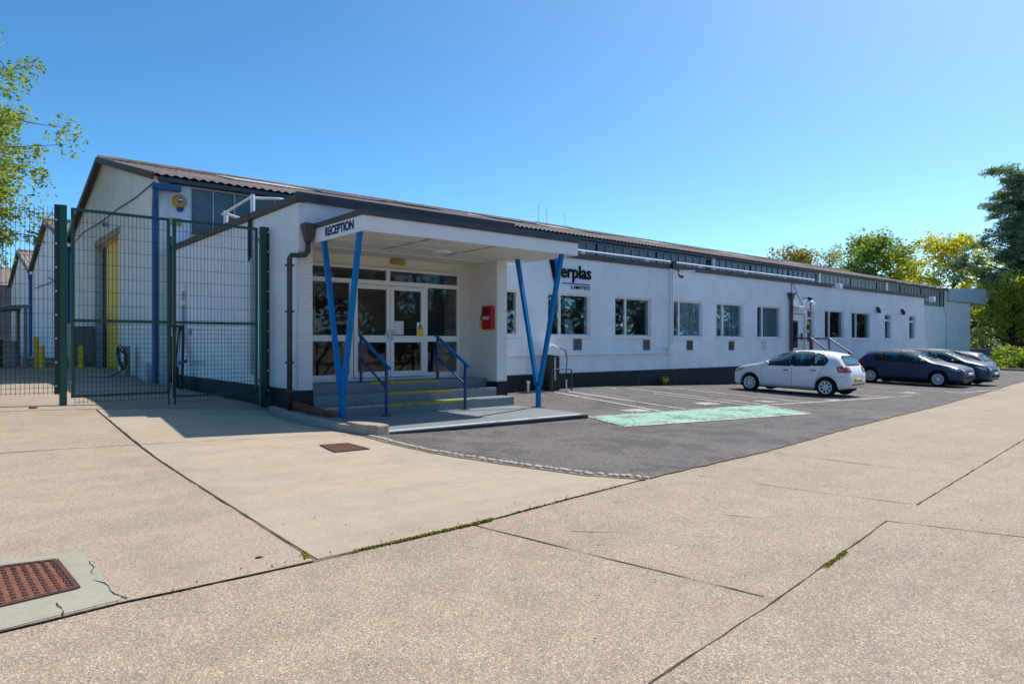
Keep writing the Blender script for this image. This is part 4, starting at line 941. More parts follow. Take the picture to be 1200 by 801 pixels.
for k in range(60):
    a = k*.42; pts.append((4.62+.14*math.sin(a)+random.uniform(-.05,.05), 25.2+(.20+.10*math.sin(k*.9))*math.cos(a*1.03)+.25*math.sin(a)*random.uniform(.6,1), z+.62+(.30+.12*math.sin(k*.33))*math.cos(a)))
pts += [(4.5,24.6,z+.2),(4.1,24.3,z+.03),(3.6,24.6,z+.03),(3.9,25.2,z+.03)]
MB().tube(pts, .022, 6).build('hose_coil', paint('dark_green_hose', (.015,.035,.028), .5), hs, smooth=True); MB().box((4.75,25.4,z),(4.9,25.7,z+1.0)).build('timber_post', M['ply'], hs)
o = MB().lathe([(0,0),(.11,0),(.12,.1),(.12,.5),(.08,.58),(0,.6)], (4.94,23.3,g(4.9,23.2)), 'Z', 14).build('white_drum', M['lightgrey']); tag(o, 'larger pale drum against the gable corner by the blue downpipe', 'drum')
o = MB().lathe([(0,0),(.09,0),(.10,.1),(.10,.4),(.06,.48),(0,.5)], (4.95,23.9,g(4.9,23.9)), 'Z', 14).build('white_drum', M['lightgrey']); tag(o, 'smaller pale drum behind the larger one at the gable corner', 'drum')
br = place('sack_truck', 'black sack truck leaning on the side wall behind the gate latch', 'sack truck', 5.2, 20.6); z = g(5.2,20.6)
MB().tube([(5.42,21.4,z+1.75),(5.15,20.7,z+.9),(5.05,20.3,z+.1)], .05, 8).tube([(5.42,21.1,z+1.75),(5.2,20.3,z+.9),(5.1,20.0,z+.1)], .04, 8).build('frame', M['black'], br)
MB().tube([(5.15,20.5,z+.72),(5.0,19.3,z+.78),(4.95,19.0,z+.82)], .035, 8).build('handle', M['black'], br); MB().lathe([(0,-.04),(.2,-.04),(.2,.04),(0,.04)], (5.12,20.2,z+.2), 'X', 14).build('wheel', M['rubber'], br)
MB().tube([(5.40,21.3,z+1.65),(5.16,20.6,z+.9),(5.13,20.5,z+.6)], .03, 8).build('side_bar', M['lightgrey'], br)
wc = place('wall_conduit', 'pale conduit and boxes on the reception side wall behind the gate latch', 'conduit', 5.42, 21, z=2)
MB().tube([(5.42,22.3,2.02),(5.42,20.4,2.02)], .03, 6).box((5.36,21.8,1.9),(5.455,22.2,2.25)).box((5.36,20.4,1.93),(5.455,20.7,2.12)).tube([(5.42,20.9,2.0),(5.42,20.9,3.4)], .02, 6).build('conduit', M['lightgrey'], wc)
sc = place('soil_pipe', 'dark pipe stub on the reception side wall above the gate', 'pipe', 5.4, 15.6, z=3.9)
MB().tube([(5.40,15.6,3.55),(5.40,15.6,4.62)], .045, 8).build('pipe', M['black'], sc); MB().box((5.39,15.52,1.0),(5.452,15.68,3.6)).build('wall_strip', M['lightgrey'], sc)
sc2 = place('corner_pipe', 'dark pipe at the junction of reception and warehouse walls', 'pipe', 5.3, 22.3, z=.6)
MB().tube([(5.36,22.3,.5),(5.36,22.3,4.9)], .05, 8).build('pipe', M['brown'], sc2)
# ------------------------------------------------------------------ cars
def pchip(pts):
    X = [p[0] for p in pts]; Y = [p[1] for p in pts]; n = len(X)
    h = [X[i+1]-X[i] for i in range(n-1)]; d = [(Y[i+1]-Y[i])/h[i] for i in range(n-1)]
    mm = [d[0]] + [0 if d[i-1]*d[i] <= 0 else 2*d[i-1]*d[i]/(d[i-1]+d[i]) for i in range(1, n-1)] + [d[-1]]
    def f(x):
        x = min(max(x, X[0]), X[-1]); i = 0
        while i < n-2 and x > X[i+1]: i += 1
        t = (x-X[i])/h[i]
        return ((2*t**3-3*t**2+1)*Y[i] + (t**3-2*t**2+t)*h[i]*mm[i] + (-2*t**3+3*t**2)*Y[i+1] + (t**3-t**2)*h[i]*mm[i+1])
    return f
def make_car(sp, paintmat, name, label, group=None, cat='car'):
    L, W = sp['L'], sp['W']; zt, zb, wf, zs = (pchip(sp[k]) for k in ('top','bot','half','belt')); CX = L/2
    root = empty(name, label, cat, (0,0,0), 0, group)
    xs = sorted(set([0,.012,.03,.055,.085,.12,.16] + [round(L-v, 4) for v in (0,.012,.03,.055,.085,.12,.16,.2)] + list(np.round(np.arange(.2, L-.22, .032), 4))))
    NL, NU = 14, 24
    def ring(x):
        t, b, w, s = zt(x), zb(x), wf(x), zs(x); s = min(s, t-.03); b = min(b, s-.05); P = [(0, b), (w*.55, b), (w*.86, b+.002), (w*.945, b+.03)]
        for k in range(NL-4):
            u = (k+1)/(NL-4); z = b+.03 + (s-b-.03)*u; bul = .962+.038*math.sin(math.pi*min(1, u*.62+.20)); y = w*bul
            y += .010*math.exp(-((z-sp['crease'])/.022)**2) - .012*math.exp(-((z-sp['crease']+.06)/.03)**2)
            P.append((y, z))
        y0 = P[-1][0]; h = t-s; e = 2/sp['n']; tum = sp['tum']*min(1, max(0, (h-.08)/.4))
        for k in range(1, NU+1):
            a = math.pi/2*k/NU; sn, cs = math.sin(a)**e, math.cos(a)**e if k < NU else 0
            P.append((y0*(1-tum*sn)*cs, s+h*sn))
        return P
    V = []; F = []; rings = [ring(x) for x in xs]; m = len(rings[0])
    for x, rg in zip(xs, rings): V += [Vector((x-CX, y, z)) for y, z in rg]
    for i in range(len(xs)-1):
        for j in range(m-1): F.append((i*m+j, i*m+j+1, (i+1)*m+j+1, (i+1)*m+j))
    nv = len(V); V += [Vector((p.x, -p.y, p.z)) for p in V[:nv]]; F += [tuple(q+nv for q in f[::-1]) for f in F]
    F += [tuple(range(m))[::-1] + tuple(range(nv, nv+m))[:0], tuple(nv+q for q in range(m)), tuple((len(xs)-1)*m+q for q in range(m)), tuple(nv+(len(xs)-1)*m+q for q in range(m))[::-1]]
    bvh = BVHTree.FromPolygons([tuple(p) for p in V], F)
    def proj(mode, a, b, off):
        if mode in (1, -1): o, d = Vector((a-CX, 3*mode, b)), Vector((0, -mode, 0))
        elif mode == 'F': o, d = Vector((-CX-2, a, b)), Vector((1, 0, 0))
        else: o, d = Vector((CX+2, a, b)), Vector((-1, 0, 0))
        loc, nr, *_ = bvh.ray_cast(o, d)
        if loc is None: loc, nr, *_ = bvh.find_nearest(Vector((a-CX, .9*W*(mode if mode in (1,-1) else 1), b)) if mode in (1,-1) else Vector(((-CX if mode == 'F' else CX), a, b)))
        if nr.dot(d) > 0: nr = -nr
        return loc + nr*off
    def dens(poly, st=.05):
        out = []
        for i in range(len(poly)):
            a = Vector(poly[i]); b = Vector(poly[(i+1) % len(poly)]); k = max(1, int((b-a).length/st))
            out += [a.lerp(b, j/k) for j in range(k)]
        return out
    def rounded(poly, r=.04):
        out = []
        n = len(poly)
        for i in range(n):
            p = Vector(poly[i]); a = Vector(poly[i-1])-p; b = Vector(poly[(i+1) % n])-p; ra = min(r, a.length*.4); rb = min(r, b.length*.4)
            A = p+a.normalized()*ra; B = p+b.normalized()*rb
            for t in (0, .33, .66, 1): out.append(tuple(A*(1-t)**2 + p*2*t*(1-t) + B*t*t))
        return out
    def inpoly(poly, x, y):
        c = False; n = len(poly)
        for i in range(n):
            x0, y0 = poly[i][0], poly[i][1]; x1, y1 = poly[(i+1) % n][0], poly[(i+1) % n][1]
            if (y0 > y) != (y1 > y) and x < (x1-x0)*(y-y0)/(y1-y0)+x0: c = not c
        return c
    def patch(mode, poly, off, nm, mat, par=root, th=.008, st=.05):
        B = dens(poly, st); pts = list(B); n = len(B); xs_ = [p[0] for p in B]; ys_ = [p[1] for p in B]
        for x in np.arange(min(xs_), max(xs_), st):
            for y in np.arange(min(ys_), max(ys_), st):
                if inpoly(B, x, y) and min((Vector((x,y))-q).length for q in B) > st*.4: pts.append(Vector((x, y)))
        v, e, f, *_ = delaunay_2d_cdt(pts, [], [list(range(n))], 1, 1e-5)
        o = MB().add([proj(mode, p.x, p.y, off) for p in v], [tuple(q) for q in f]).build(nm, mat, par, smooth=True)
        md = o.modifiers.new('t', 'SOLIDIFY'); md.thickness = th; md.offset = 0; return o
    def band(mode, poly, w_in, w_out, off, mb, closed=True):
        B = dens(poly, .04); n = len(B); ar = sum(B[i].x*B[(i+1)%n].y-B[(i+1)%n].x*B[i].y for i in range(n)); sg = 1 if ar > 0 else -1
        vs = []; 
        for i in range(n):
            d = (B[(i+1)%n]-B[i-1]).normalized(); nn = Vector((d.y, -d.x))*sg
            for w in (-w_in, w_out): q = B[i]+nn*w; vs.append(proj(mode, q.x, q.y, off))
        mb.add(vs, [(2*i, 2*i+1, 2*((i+1)%n)+1, 2*((i+1)%n)) for i in range(n)])
    kill = []
    # windows: real openings behind the panes
    trim = MB(); gl = []
    for s in (1, -1):
        for poly in sp['side']:
            rp = rounded(poly, .05); gl.append((s, rp)); kill.append((s, rp))
    gl += [('F', rounded(sp['wind'], .08)), ('R', rounded(sp['rear'], .08))]; kill += gl[-2:]
    # body with openings
    r = sp['r']; ra = r+.055; wx = sp['wheels']
    def dead(f):
        for i in f:
            p = V[i]; x = p.x+CX
            for md, poly in kill:
                if md in (1, -1):
                    if p.y*md > .3*W and p.z > .8 and inpoly(poly, x, p.z): return True
                elif md == 'F':
                    if x < sp['cowl'][1] and x > sp['cowl'][0] and inpoly(poly, p.y, p.z) and zt(x)-p.z < .16: return True
                elif x > sp['cowl'][2] and inpoly(poly, p.y, p.z) and zt(x)-p.z < .3 and abs(p.y) < .8*W: return True
            for c in wx:
                if abs(p.y) > .5*W and (x-c)**2+(p.z-r)**2 < ra**2: return True
        return False
    FF = [f for f in F if not dead(f)]
    body = MB().add(V, FF).build('body', paintmat, root, smooth=True, recalc=False)
    bm = bmesh.new(); bm.from_mesh(body.data); bmesh.ops.remove_doubles(bm, verts=bm.verts, dist=.0005); bmesh.ops.recalc_face_normals(bm, faces=bm.faces); bm.to_mesh(body.data); bm.free()
    for md, poly in gl:
        nm = 'side_window' if md in (1,-1) else 'windscreen' if md == 'F' else 'rear_window'
        w = patch(md, poly, .004, nm, M['carglass'], root, .004)
        mb = MB(); band(md, poly, .030 if md in (1,-1) else .035, .046 if md in (1,-1) else .022, .007, mb); mb.build('window_seal', M['rubber'], w, smooth=True, recalc=False)
    # wheel arch lips, wells and wheels
    lip = MB(); well = MB()
    for c in wx:
        for s in (1, -1):
            vs = []; angs = [a for a in np.linspace(-.28, math.pi+.28, 40) if r+math.sin(a)*(ra+.02) > zb(c)+.05]
            for a in angs:
                for k, (rr, of_) in enumerate(((ra-.02, .0), (ra+.012, .012), (ra+.045, .003))):
                    q = proj(s, c+math.cos(a)*max(rr, ra), r+math.sin(a)*max(rr, ra), of_); 
                    if k == 0: q = Vector((c+math.cos(a)*rr-CX, q.y-s*.05, r+math.sin(a)*rr))
                    vs.append(q)
            lip.add(vs, [(3*i+k, 3*i+k+1, 3*i+4+k, 3*i+3+k) for i in range(len(angs)-1) for k in (0, 1)])
            vs = []; aa = np.linspace(-.3, math.pi+.3, 18)
            for a in aa:
                for yy in (W*.48, W-.045): vs.append((c+math.cos(a)*(ra+.01)-CX, s*yy, r+math.sin(a)*(ra+.01)))
            well.add(vs, [(2*i, 2*i+1, 2*i+3, 2*i+2) for i in range(len(aa)-1)]); well.add([(c+math.cos(a)*(ra+.01)-CX, s*W*.48, r+math.sin(a)*(ra+.01)) for a in aa], [tuple(range(len(aa)))])
    lip.build('wheel_arch', M['rubber'] if sp.get('dark_arch') else paintmat, root, smooth=True)
    well.box((-CX+.3, -W*.8, .17), (CX-.3, W*.8, .30)); well.build('underbody', M['under'], root, recalc=False)
    for c in wx:
        for s in (1, -1):
            y1 = s*(wf(c)-.012); y0 = y1-s*.19; tw = empty('wheel', None, None, (c-CX, y1, r)); tw.parent = root
            pr = [(r*.66, 0), (r*.70, .006), (r*.93, .010), (r*.985, -.02), (r, -.05), (r, -.15), (r*.97, -.185), (r*.66, -.19)]
            MB().lathe([(a, s*b) for a, b in pr], (0,0,0), 'Y', 32).build('tyre', M['tyre'], tw, smooth=True)
            MB().lathe([(0, -s*.05), (r*.67, -s*.05), (r*.67, -s*.18), (0, -s*.18)], (0,0,0), 'Y', 24).build('hub_backing', M['under'], tw)
            rm = MB().lathe([(r*.57, -s*.004), (r*.68, s*.004), (r*.68, -s*.06), (r*.57, -s*.03)], (0,0,0), 'Y', 32)
            rm.lathe([(0, s*.002), (r*.20, -s*.002), (r*.23, -s*.03), (0, -s*.04)], (0,0,0), 'Y', 20)
            ns = sp['spokes']
            for k in range(ns):
                a = 2*math.pi*k/ns+.2; u = Vector((math.cos(a), 0, math.sin(a))); v = Vector((-math.sin(a), 0, math.cos(a))); w0, w1 = sp['spw']
                p0 = u*r*.18; p1 = u*r*.60; yy = Vector((0, -s*.006, 0)); y2 = Vector((0, -s*.035, 0))
                q = [p0-v*w0+yy, p0+v*w0+yy, p1+v*w1+yy, p1-v*w1+yy]; rm.add(q + [t-yy+y2 for t in q], [(0,1,2,3),(7,6,5,4),(0,1,5,4),(1,2,6,5),(2,3,7,6),(3,0,4,7)])
            rm.build('rim', M['rim'], tw)
    # lamps, plates, grilles, seams, handles, mirrors
    for s in (1, -1):
        patch(s, sp['head_s'], .006, 'headlight', M['lamp'], root, .012); patch('F', [(s*y, z) for y, z in sp['head_f']], .006, 'headlight', M['lamp'], root, .012)
        patch(s, sp['tail_s'], .007, 'tail_light', M['tail'], root, .012); patch('R', [(s*y, z) for y, z in sp['tail_r']], .007, 'tail_light', M['tail'], root, .012)
        mb = MB()
        for ln in sp['seams']:
            P = [];
            for a, b in zip(ln, ln[1:]):
                k = max(1, int((Vector(b)-Vector(a)).length/.05)); P += [Vector(a).lerp(Vector(b), j/k) for j in range(k)]
            P.append(Vector(ln[-1])); vs = []
            for i, p in enumerate(P):
                d = (P[min(i+1, len(P)-1)]-P[max(0, i-1)]).normalized(); nn = Vector((-d.y, d.x))*.0045
                vs += [proj(s, p.x+nn.x, p.y+nn.y, .0025), proj(s, p.x-nn.x, p.y-nn.y, .0025)]
            mb.add(vs, [(2*i, 2*i+1, 2*i+3, 2*i+2) for i in range(len(P)-1)])
        mb.build('door_seam', M['rubber'], root, recalc=False)
        for hx, hz in sp['handles']:
            q = proj(s, hx, hz, .0); MB().box((q.x-.09, q.y-.012, q.z-.016), (q.x+.09, q.y+.03*1, q.z+.016)).build('door_handle', M['rubber'] if sp.get('black_handles') else paintmat, root, bevel=.008)
        mx, mz = sp['mirror']; q = proj(s, mx, mz-.03, 0); mb = MB()
        prf = [(0,-.1),(.05,-.095),(.075,-.05),(.08,.0),(.075,.03),(0,.035)]
        mb.lathe(prf, (q.x, q.y+s*.13, mz), 'X', 14); ob = mb.build('door_mirror', sp.get('mirror_mat') or paintmat, root, smooth=True)
        MB().bar((q.x, q.y-s*.02, mz-.05), (q.x, q.y+s*.10, mz-.03), .06, .04).build('mirror_arm', M['rubber'], ob)
    for poly in sp['grille']: patch('F', poly, .005, 'grille', M['rubber'], root, .012)
    pl = sp['plate_f']; patch('F', [(-.26,pl),(.26,pl),(.26,pl+.11),(-.26,pl+.11)], .016, 'number_plate', M['plate_white'], root, .01)
    pl = sp['plate_r']; patch('R', [(-.26,pl),(.26,pl),(.26,pl+.11),(-.26,pl+.11)], .016, 'number_plate', M['plate_yellow'], root, .01)
    patch('R', sp['bump_r'], .006, 'rear_bumper_trim', M['rubber'], root, .01)
    # cabin
    sx = sp['seats']; mb = MB()
    for x in sx:
        for y in (-.36, .36):
            mb.prism([(x-CX,y-.22,.72),(x-CX+.12,y-.22,.72),(x-CX+.26,y-.20,1.14),(x-CX+.16,y-.20,1.16)], (0,.42,0)); mb.box((x-CX+.19,y-.11,1.17),(x-CX+.28,y+.11,1.34))
    mb.build('seat', M['seat'], root)
    MB().box((sp['cowl'][0]+.35-CX, -.68, .55), (sp['cowl'][0]+.70-CX, .68, .93)).tube([(sp['cowl'][0]+.84-CX+.12*math.sin(t)*.3, .36+.17*math.cos(t), .93+.17*math.sin(t)) for t in np.linspace(0, 6.28, 14)], .015, 5).build('dashboard', M['under'], root, bevel=.02)
    MB().box((sx[-1]+.35-CX, -.6, .5), (L-.42-CX, .6, .86)).build('parcel_shelf', M['under'], root)
    return root
hatch = dict(L=3.97, W=.84, n=3.1, tum=.20, crease=.73, r=.305, wheels=(.70, 3.28), cowl=(.86, 1.95, 3.45), spokes=8, spw=(.018,.030),
    top=[(0,.58),(.03,.68),(.10,.76),(.30,.86),(.65,.935),(.95,.985),(1.05,1.03),(1.45,1.245),(1.80,1.39),(2.1,1.445),(2.5,1.462),(3.0,1.445),(3.4,1.39),(3.58,1.345),(3.66,1.24),(3.80,1.02),(3.88,.93),(3.94,.80),(3.97,.62)],
    bot=[(0,.34),(.08,.24),(.5,.20),(3.4,.21),(3.8,.27),(3.97,.40)], half=[(0,.56),(.05,.67),(.18,.77),(.45,.82),(.95,.838),(3.0,.84),(3.5,.815),(3.8,.755),(3.93,.69),(3.97,.60)],
    belt=[(0,.50),(.1,.66),(.5,.82),(1.0,.905),(2,.935),(3.2,.985),(3.6,1.0),(3.8,.93),(3.92,.76),(3.97,.55)],
    side=[[(1.22,.965),(1.40,1.09),(1.72,1.29),(1.95,1.355),(2.14,1.365),(2.14,.975)],[(2.22,.98),(2.22,1.365),(2.55,1.37),(2.80,1.35),(2.80,1.0)],[(2.86,1.01),(2.86,1.34),(3.10,1.295),(3.30,1.16),(3.24,1.05)]],
    wind=[(-.58,1.06),(.58,1.06),(.50,1.37),(-.50,1.37)], rear=[(-.54,1.02),(.54,1.02),(.47,1.29),(-.47,1.29)],
    head_s=[(.10,.64),(.16,.76),(.46,.83),(.50,.79),(.36,.70)], head_f=[(.40,.64),(.38,.72),(.66,.76),(.64,.64)], tail_s=[(3.64,.80),(3.60,.97),(3.80,1.0),(3.88,.92),(3.90,.79)], tail_r=[(.46,.80),(.46,.95),(.66,.98),(.68,.80)],
    seams=[[(1.16,.30),(1.12,.60),(1.16,.94)],[(2.18,.26),(2.18,.97)],[(3.0,.62),(3.12,.80),(3.25,1.0)],[(1.18,.27),(2.9,.27)],[(3.42,.66),(3.62,.66),(3.92,.66)]], handles=[(1.98,.80),(2.88,.83)], mirror=(1.38,1.0),
    grille=[[(-.36,.62),(.36,.62),(.38,.68),(-.38,.68)],[(-.5,.36),(.5,.36),(.44,.47),(-.44,.47)]], plate_f=.50, plate_r=.50, bump_r=[(-.5,.40),(.5,.40),(.5,.425),(-.5,.425)], seats=(1.95,2.75), black_handles=True)
def scaled(sp, kx, kz, ky, **kw):
    s = dict(sp)
    for k in ('top','bot','belt'): s[k] = [(a*kx, b*kz) for a, b in sp[k]]
    s['half'] = [(a*kx, b*ky) for a, b in sp['half']]; s['L'] = sp['L']*kx; s['W'] = sp['W']*ky; s['crease'] *= kz
    for k in ('side','seams','grille'): s[k] = [[(a*(kx if k != 'grille' else ky), b*kz) for a, b in q] for q in sp[k]]
    for k in ('wind','rear','head_f','tail_r','bump_r'): s[k] = [(a*ky, b*kz) for a, b in sp[k]]
    for k in ('head_s','tail_s','handles'): s[k] = [(a*kx, b*kz) for a, b in sp[k]]
    s['mirror'] = (sp['mirror'][0]*kx, sp['mirror'][1]*kz); s['wheels'] = tuple(a*kx for a in sp['wheels']); s['cowl'] = tuple(a*kx for a in sp['cowl']); s['seats'] = tuple(a*kx for a in sp['seats'])
    s.update(kw); return s
golf = scaled(hatch, 1.073, 1.02, 1.065, r=.318, wheels=(.88, 3.515), spokes=10, spw=(.016,.022), black_handles=False, tum=.17)
golf['top'] = [(0,.58),(.03,.68),(.10,.76),(.32,.86),(.70,.935),(1.0,.985),(1.12,1.03),(1.55,1.25),(1.93,1.39),(2.25,1.465),(2.7,1.485),(3.2,1.47),(3.58,1.425),(3.76,1.36),(3.86,1.26),(4.03,1.05),(4.13,.94),(4.22,.80),(4.26,.62)]
golf['side'] = golf['side'][:2]+[[(3.07,1.0),(3.07,1.335),(3.20,1.31),(3.36,1.17),(3.30,1.03)]]
golf['tail_s'] = [(3.93,.80),(3.86,.96),(4.04,.99),(4.16,.92),(4.18,.80)]
mpv = scaled(hatch, 1.10, 1.075, 1.085, r=.32, wheels=(.93, 3.60), spokes=7, spw=(.022,.034), black_handles=False, n=3.4, tum=.15)
mpv['top'] = [(0,.62),(.03,.74),(.10,.85),(.30,.97),(.62,1.05),(.85,1.09),(.95,1.13),(1.4,1.36),(1.85,1.53),(2.2,1.575),(2.7,1.59),(3.3,1.575),(3.85,1.52),(4.02,1.46),(4.12,1.32),(4.22,1.10),(4.30,.96),(4.345,.80),(4.367,.62)]
mpv['belt'] = [(0,.5),(.1,.72),(.5,.90),(1.0,.97),(2,.99),(3.4,1.03),(4.0,1.05),(4.2,.98),(4.31,.78),(4.367,.55)]
mpv['side'] = [[(1.06,1.03),(1.22,1.14),(1.42,1.25),(1.42,1.03)],[(1.50,1.03),(1.50,1.29),(1.72,1.40),(1.98,1.46),(2.36,1.475),(2.36,1.035)],[(2.44,1.04),(2.44,1.475),(3.22,1.465),(3.22,1.06)],[(3.29,1.065),(3.29,1.45),(3.62,1.41),(3.80,1.28),(3.78,1.10)]]
mpv['wind'] = [(-.66,1.16),(.66,1.16),(.56,1.50),(-.56,1.50)]; mpv['rear'] = [(-.58,1.10),(.58,1.10),(.54,1.42),(-.54,1.42)]; mpv['cowl'] = (.80, 2.1, 3.9); mpv['mirror'] = (1.42, 1.06)
mpv['tail_s'] = [(4.04,.92),(4.0,1.2),(4.10,1.24),(4.22,1.06),(4.25,.92)]; mpv['tail_r'] = [(.58,.92),(.56,1.15),(.68,1.12),(.70,.92)]
def park(o, x, y, front, k, dz=0.0, yaw=0.0):
    a, b = (x, y+1.3), (x, y-1.3); za, zb_ = g(*a), g(*b); o.location = (x, y, (za+zb_)/2+dz+.012); p = math.atan2(za-zb_, 2.6)
    o.rotation_euler = (0, p if front > 0 else -p, (-math.pi/2 if front > 0 else math.pi/2)+yaw); o.scale = (k, k, k)
c1 = make_car(hatch, M['car_white'], 'parked_car', 'silver-white small hatchback parked nose-in, nearest of the cars'); park(c1, 22.05, 11.36, 1, .985, yaw=.045)
c2 = make_car(golf, M['car_navy'], 'parked_car', 'navy hatchback parked nose-out beside the silver-white one'); park(c2, 32.2+.92, 11.72, -1, 1.03)
c3 = make_car(mpv, M['car_blue'], 'parked_car', 'taller dark blue people carrier parked nose-out behind the navy hatchback'); park(c3, 34.9+.92, 11.5, -1, 1.0)
c4 = copy_tree(c2); c4.name = 'parked_car'; tag(c4, 'dark car mostly hidden behind the people carrier, its yellow plate showing'); park(c4, 40.2, 12.7, 1, 1.0)
for ch in c4.children:
    if ch.type == 'MESH' and ch.data.materials[0] == M['car_navy']:
        ch.data = ch.data.copy(); ch.data.materials[0] = M['car_grey']
for c in (c1, c2, c3, c4): c['group'] = 'parked cars'

# ------------------------------------------------------------------ trees
M['leaf_spring'] = leafmat('spring_leaf', (.16,.25,.04), (.34,.42,.08), .55)
M['leaf_yellow'] = leafmat('yellow_green_leaf', (.36,.41,.03), (.60,.58,.08), .62)
M['leaf_mid'] = leafmat('mid_green_leaf', (.15,.25,.05), (.32,.42,.09), .55)
M['leaf_maple'] = leafmat('maple_leaf', (.22,.30,.03), (.44,.47,.07), .58)
M['leaf_olive'] = leafmat('olive_leaf', (.22,.23,.07), (.38,.36,.11), .55)
M['leaf_dark'] = leafmat('dark_needle', (.11,.20,.14), (.27,.36,.21), .45)
M['leaf_pale'] = leafmat('pale_leaf', (.22,.29,.13), (.38,.43,.22), .55)
def leaves_mesh(name, centres, per, spread, size, mat, parent, flat=1.0, seed=0, aspect=.55):
    r = np.random.default_rng(seed); C = np.repeat(np.array(centres), per, axis=0); n = len(C)
    d = r.normal(size=(n, 3)); d /= np.linalg.norm(d, axis=1)[:, None]; rad = r.random(n)[:, None]**.45
    P = C + d*rad*np.array([spread, spread, spread*flat])*(.6+.7*np.repeat(r.random(len(centres)), per)[:, None])
    u = r.normal(size=(n, 3)); u[:, 2] *= .6; u /= np.linalg.norm(u, axis=1)[:, None]
    w = r.normal(size=(n, 3)); v = np.cross(u, w); v /= np.linalg.norm(v, axis=1)[:, None]
    s = (size*(.6+.8*r.random(n)))[:, None]; nrm = np.cross(u, v)
    q = np.stack([P-u*s, P+v*s*aspect+nrm*s*.18, P+u*s, P-v*s*aspect+nrm*s*.18], axis=1).reshape(-1, 3)
    me = bpy.data.meshes.new(name); me.vertices.add(4*n); me.vertices.foreach_set('co', q.astype(np.float32).ravel()); me.loops.add(4*n); me.polygons.add(n)
    me.loops.foreach_set('vertex_index', np.arange(4*n, dtype=np.int32)); me.polygons.foreach_set('loop_start', np.arange(0, 4*n, 4, dtype=np.int32)); me.polygons.foreach_set('loop_total', np.full(n, 4, dtype=np.int32))
    me.update(calc_edges=True); me.validate(); me.materials.append(mat); o = bpy.data.objects.new(name, me); COL.objects.link(o)
    if parent: o.parent = parent
    return o
def tree(name, label, cat, x, y, H, R, th, mat, limbs=16, twigs=7, per=26, spread=.8, size=.16, seed=1, trunk_r=.25, shape='round', flat=.8, group=None, lean=(0,0), base=None, squash=1.0, aspect=.55):
    r = random.Random(seed); t = empty(name, label, cat, (x, y, (g(x,y) if base is None else base)), 0, group)
    wood = MB(); cl = []
    tp = [Vector((0,0,-.3))]; 
    for k in range(1, 8): tp.append(Vector((lean[0]*k/7*H*.8 + r.uniform(-.12,.12)*R*.25, lean[1]*k/7*H*.8 + r.uniform(-.12,.12)*R*.25, H*.9*k/7)))
    wood.tube(tp, [trunk_r*(1-.85*k/7) for k in range(8)], 9)
    def at_t(h):
        f = min(max(h/(H*.9)*7, 0), 6.999); i = int(f); return tp[i].lerp(tp[i+1], f-i)
    for i in range(limbs):
        f = (i+.5)/limbs; hz = th + (H*.86-th)*f; a = i*2.4+r.uniform(-.5,.5); p0 = at_t(hz)
        if shape == 'round': rad = R*math.sqrt(max(.06, 1-((f-.42)/.62)**2)); rise = .35+.5*f
        elif shape == 'pine': rad = R*(1.0-.7*f)*(r.uniform(.45,1.15)); rise = .10+.35*f
        else: rad = R*(.75+.25*math.sin(f*3)); rise = .8
        rad *= r.uniform(.68, 1.12); d = Vector((math.cos(a), math.sin(a)*squash, rise)).normalized()
        p1 = p0 + d*rad*.55 + Vector((r.uniform(-.1,.1), r.uniform(-.1,.1), r.uniform(0,.1)))*rad; p2 = p1 + Vector((d.x+r.uniform(-.25,.25), d.y+r.uniform(-.25,.25), d.z*.4+r.uniform(-.2,.35))).normalized()*rad*.5
        br = trunk_r*(.42-.25*f); wood.tube([p0, p0.lerp(p1,.5)+Vector((0,0,-rad*.04)), p1, p2], [br, br*.75, br*.5, br*.18], 6)
        for k in range(twigs):
            s = r.uniform(.25, 1.0); q = p0.lerp(p1, s/.55) if s < .55 else p1.lerp(p2, (s-.55)/.45)
            e = q + Vector((r.gauss(0,1), r.gauss(0,1), r.gauss(.25,.7))).normalized()*rad*r.uniform(.18,.5)
            wood.tube([q, q.lerp(e,.5)+Vector((0,0,r.uniform(-.05,.08)*rad)), e], [br*.3, br*.2, br*.06], 4, cap=False); cl.append(tuple(e)); 
            if r.random() < .6: cl.append(tuple(q.lerp(e, .55)))
        cl.append(tuple(p2))
    wood.build('trunk', M['bark'], t, smooth=True, recalc=False)
    leaves_mesh('crown', cl, per, spread, size, mat, t, flat, seed, aspect)
    return t
def PX(px, D):
    u = (px-600)/800; return ((.6443+.7648*u)*D, (.7648-.6443*u)*D)
TR = 'trees around the site'
x, y = -2.5, 33.0
tree('deciduous_tree', 'tall fresh-green tree leaning in over the fence at the left edge', 'tree', x, y, 10.5, 6.9, 3.9, M['leaf_spring'], 46, 17, 84, .58, .076, 5, .26, 'round', .9, TR)
def rt(px, D, top, R, th, mat, seed, lab, nm='deciduous_tree', **kw):
    x, y = PX(px, D); z0 = g(x, y); H = 1.7+(402-top)/800*D - z0
    return tree(nm, lab, 'tree', x, y, H/1.02, R, th*H, mat, seed=seed, group=TR, **kw)
rt(931, 104, 282, 4.2, .35, M['leaf_olive'], 21, 'olive-brown round tree, leftmost beyond the long roof', limbs=18, twigs=8, per=24, spread=1.3, size=.22, trunk_r=.3)
rt(972, 112, 281, 4.5, .35, M['leaf_pale'], 22, 'thin pale tree beyond the roof between the olive tree and the bright one', limbs=16, twigs=6, per=16, spread=1.3, size=.20, trunk_r=.3)
rt(1024, 98, 266, 5.4, .3, M['leaf_mid'], 23, 'bright mid-green tree with two rounded tops beyond the roof', limbs=24, twigs=9, per=30, spread=1.35, size=.23, trunk_r=.35)
rt(1064, 108, 291, 4.6, .3, M['leaf_yellow'], 24, 'low yellow-green tree right behind the roof end', limbs=18, twigs=8, per=20, spread=1.3, size=.22, trunk_r=.3)
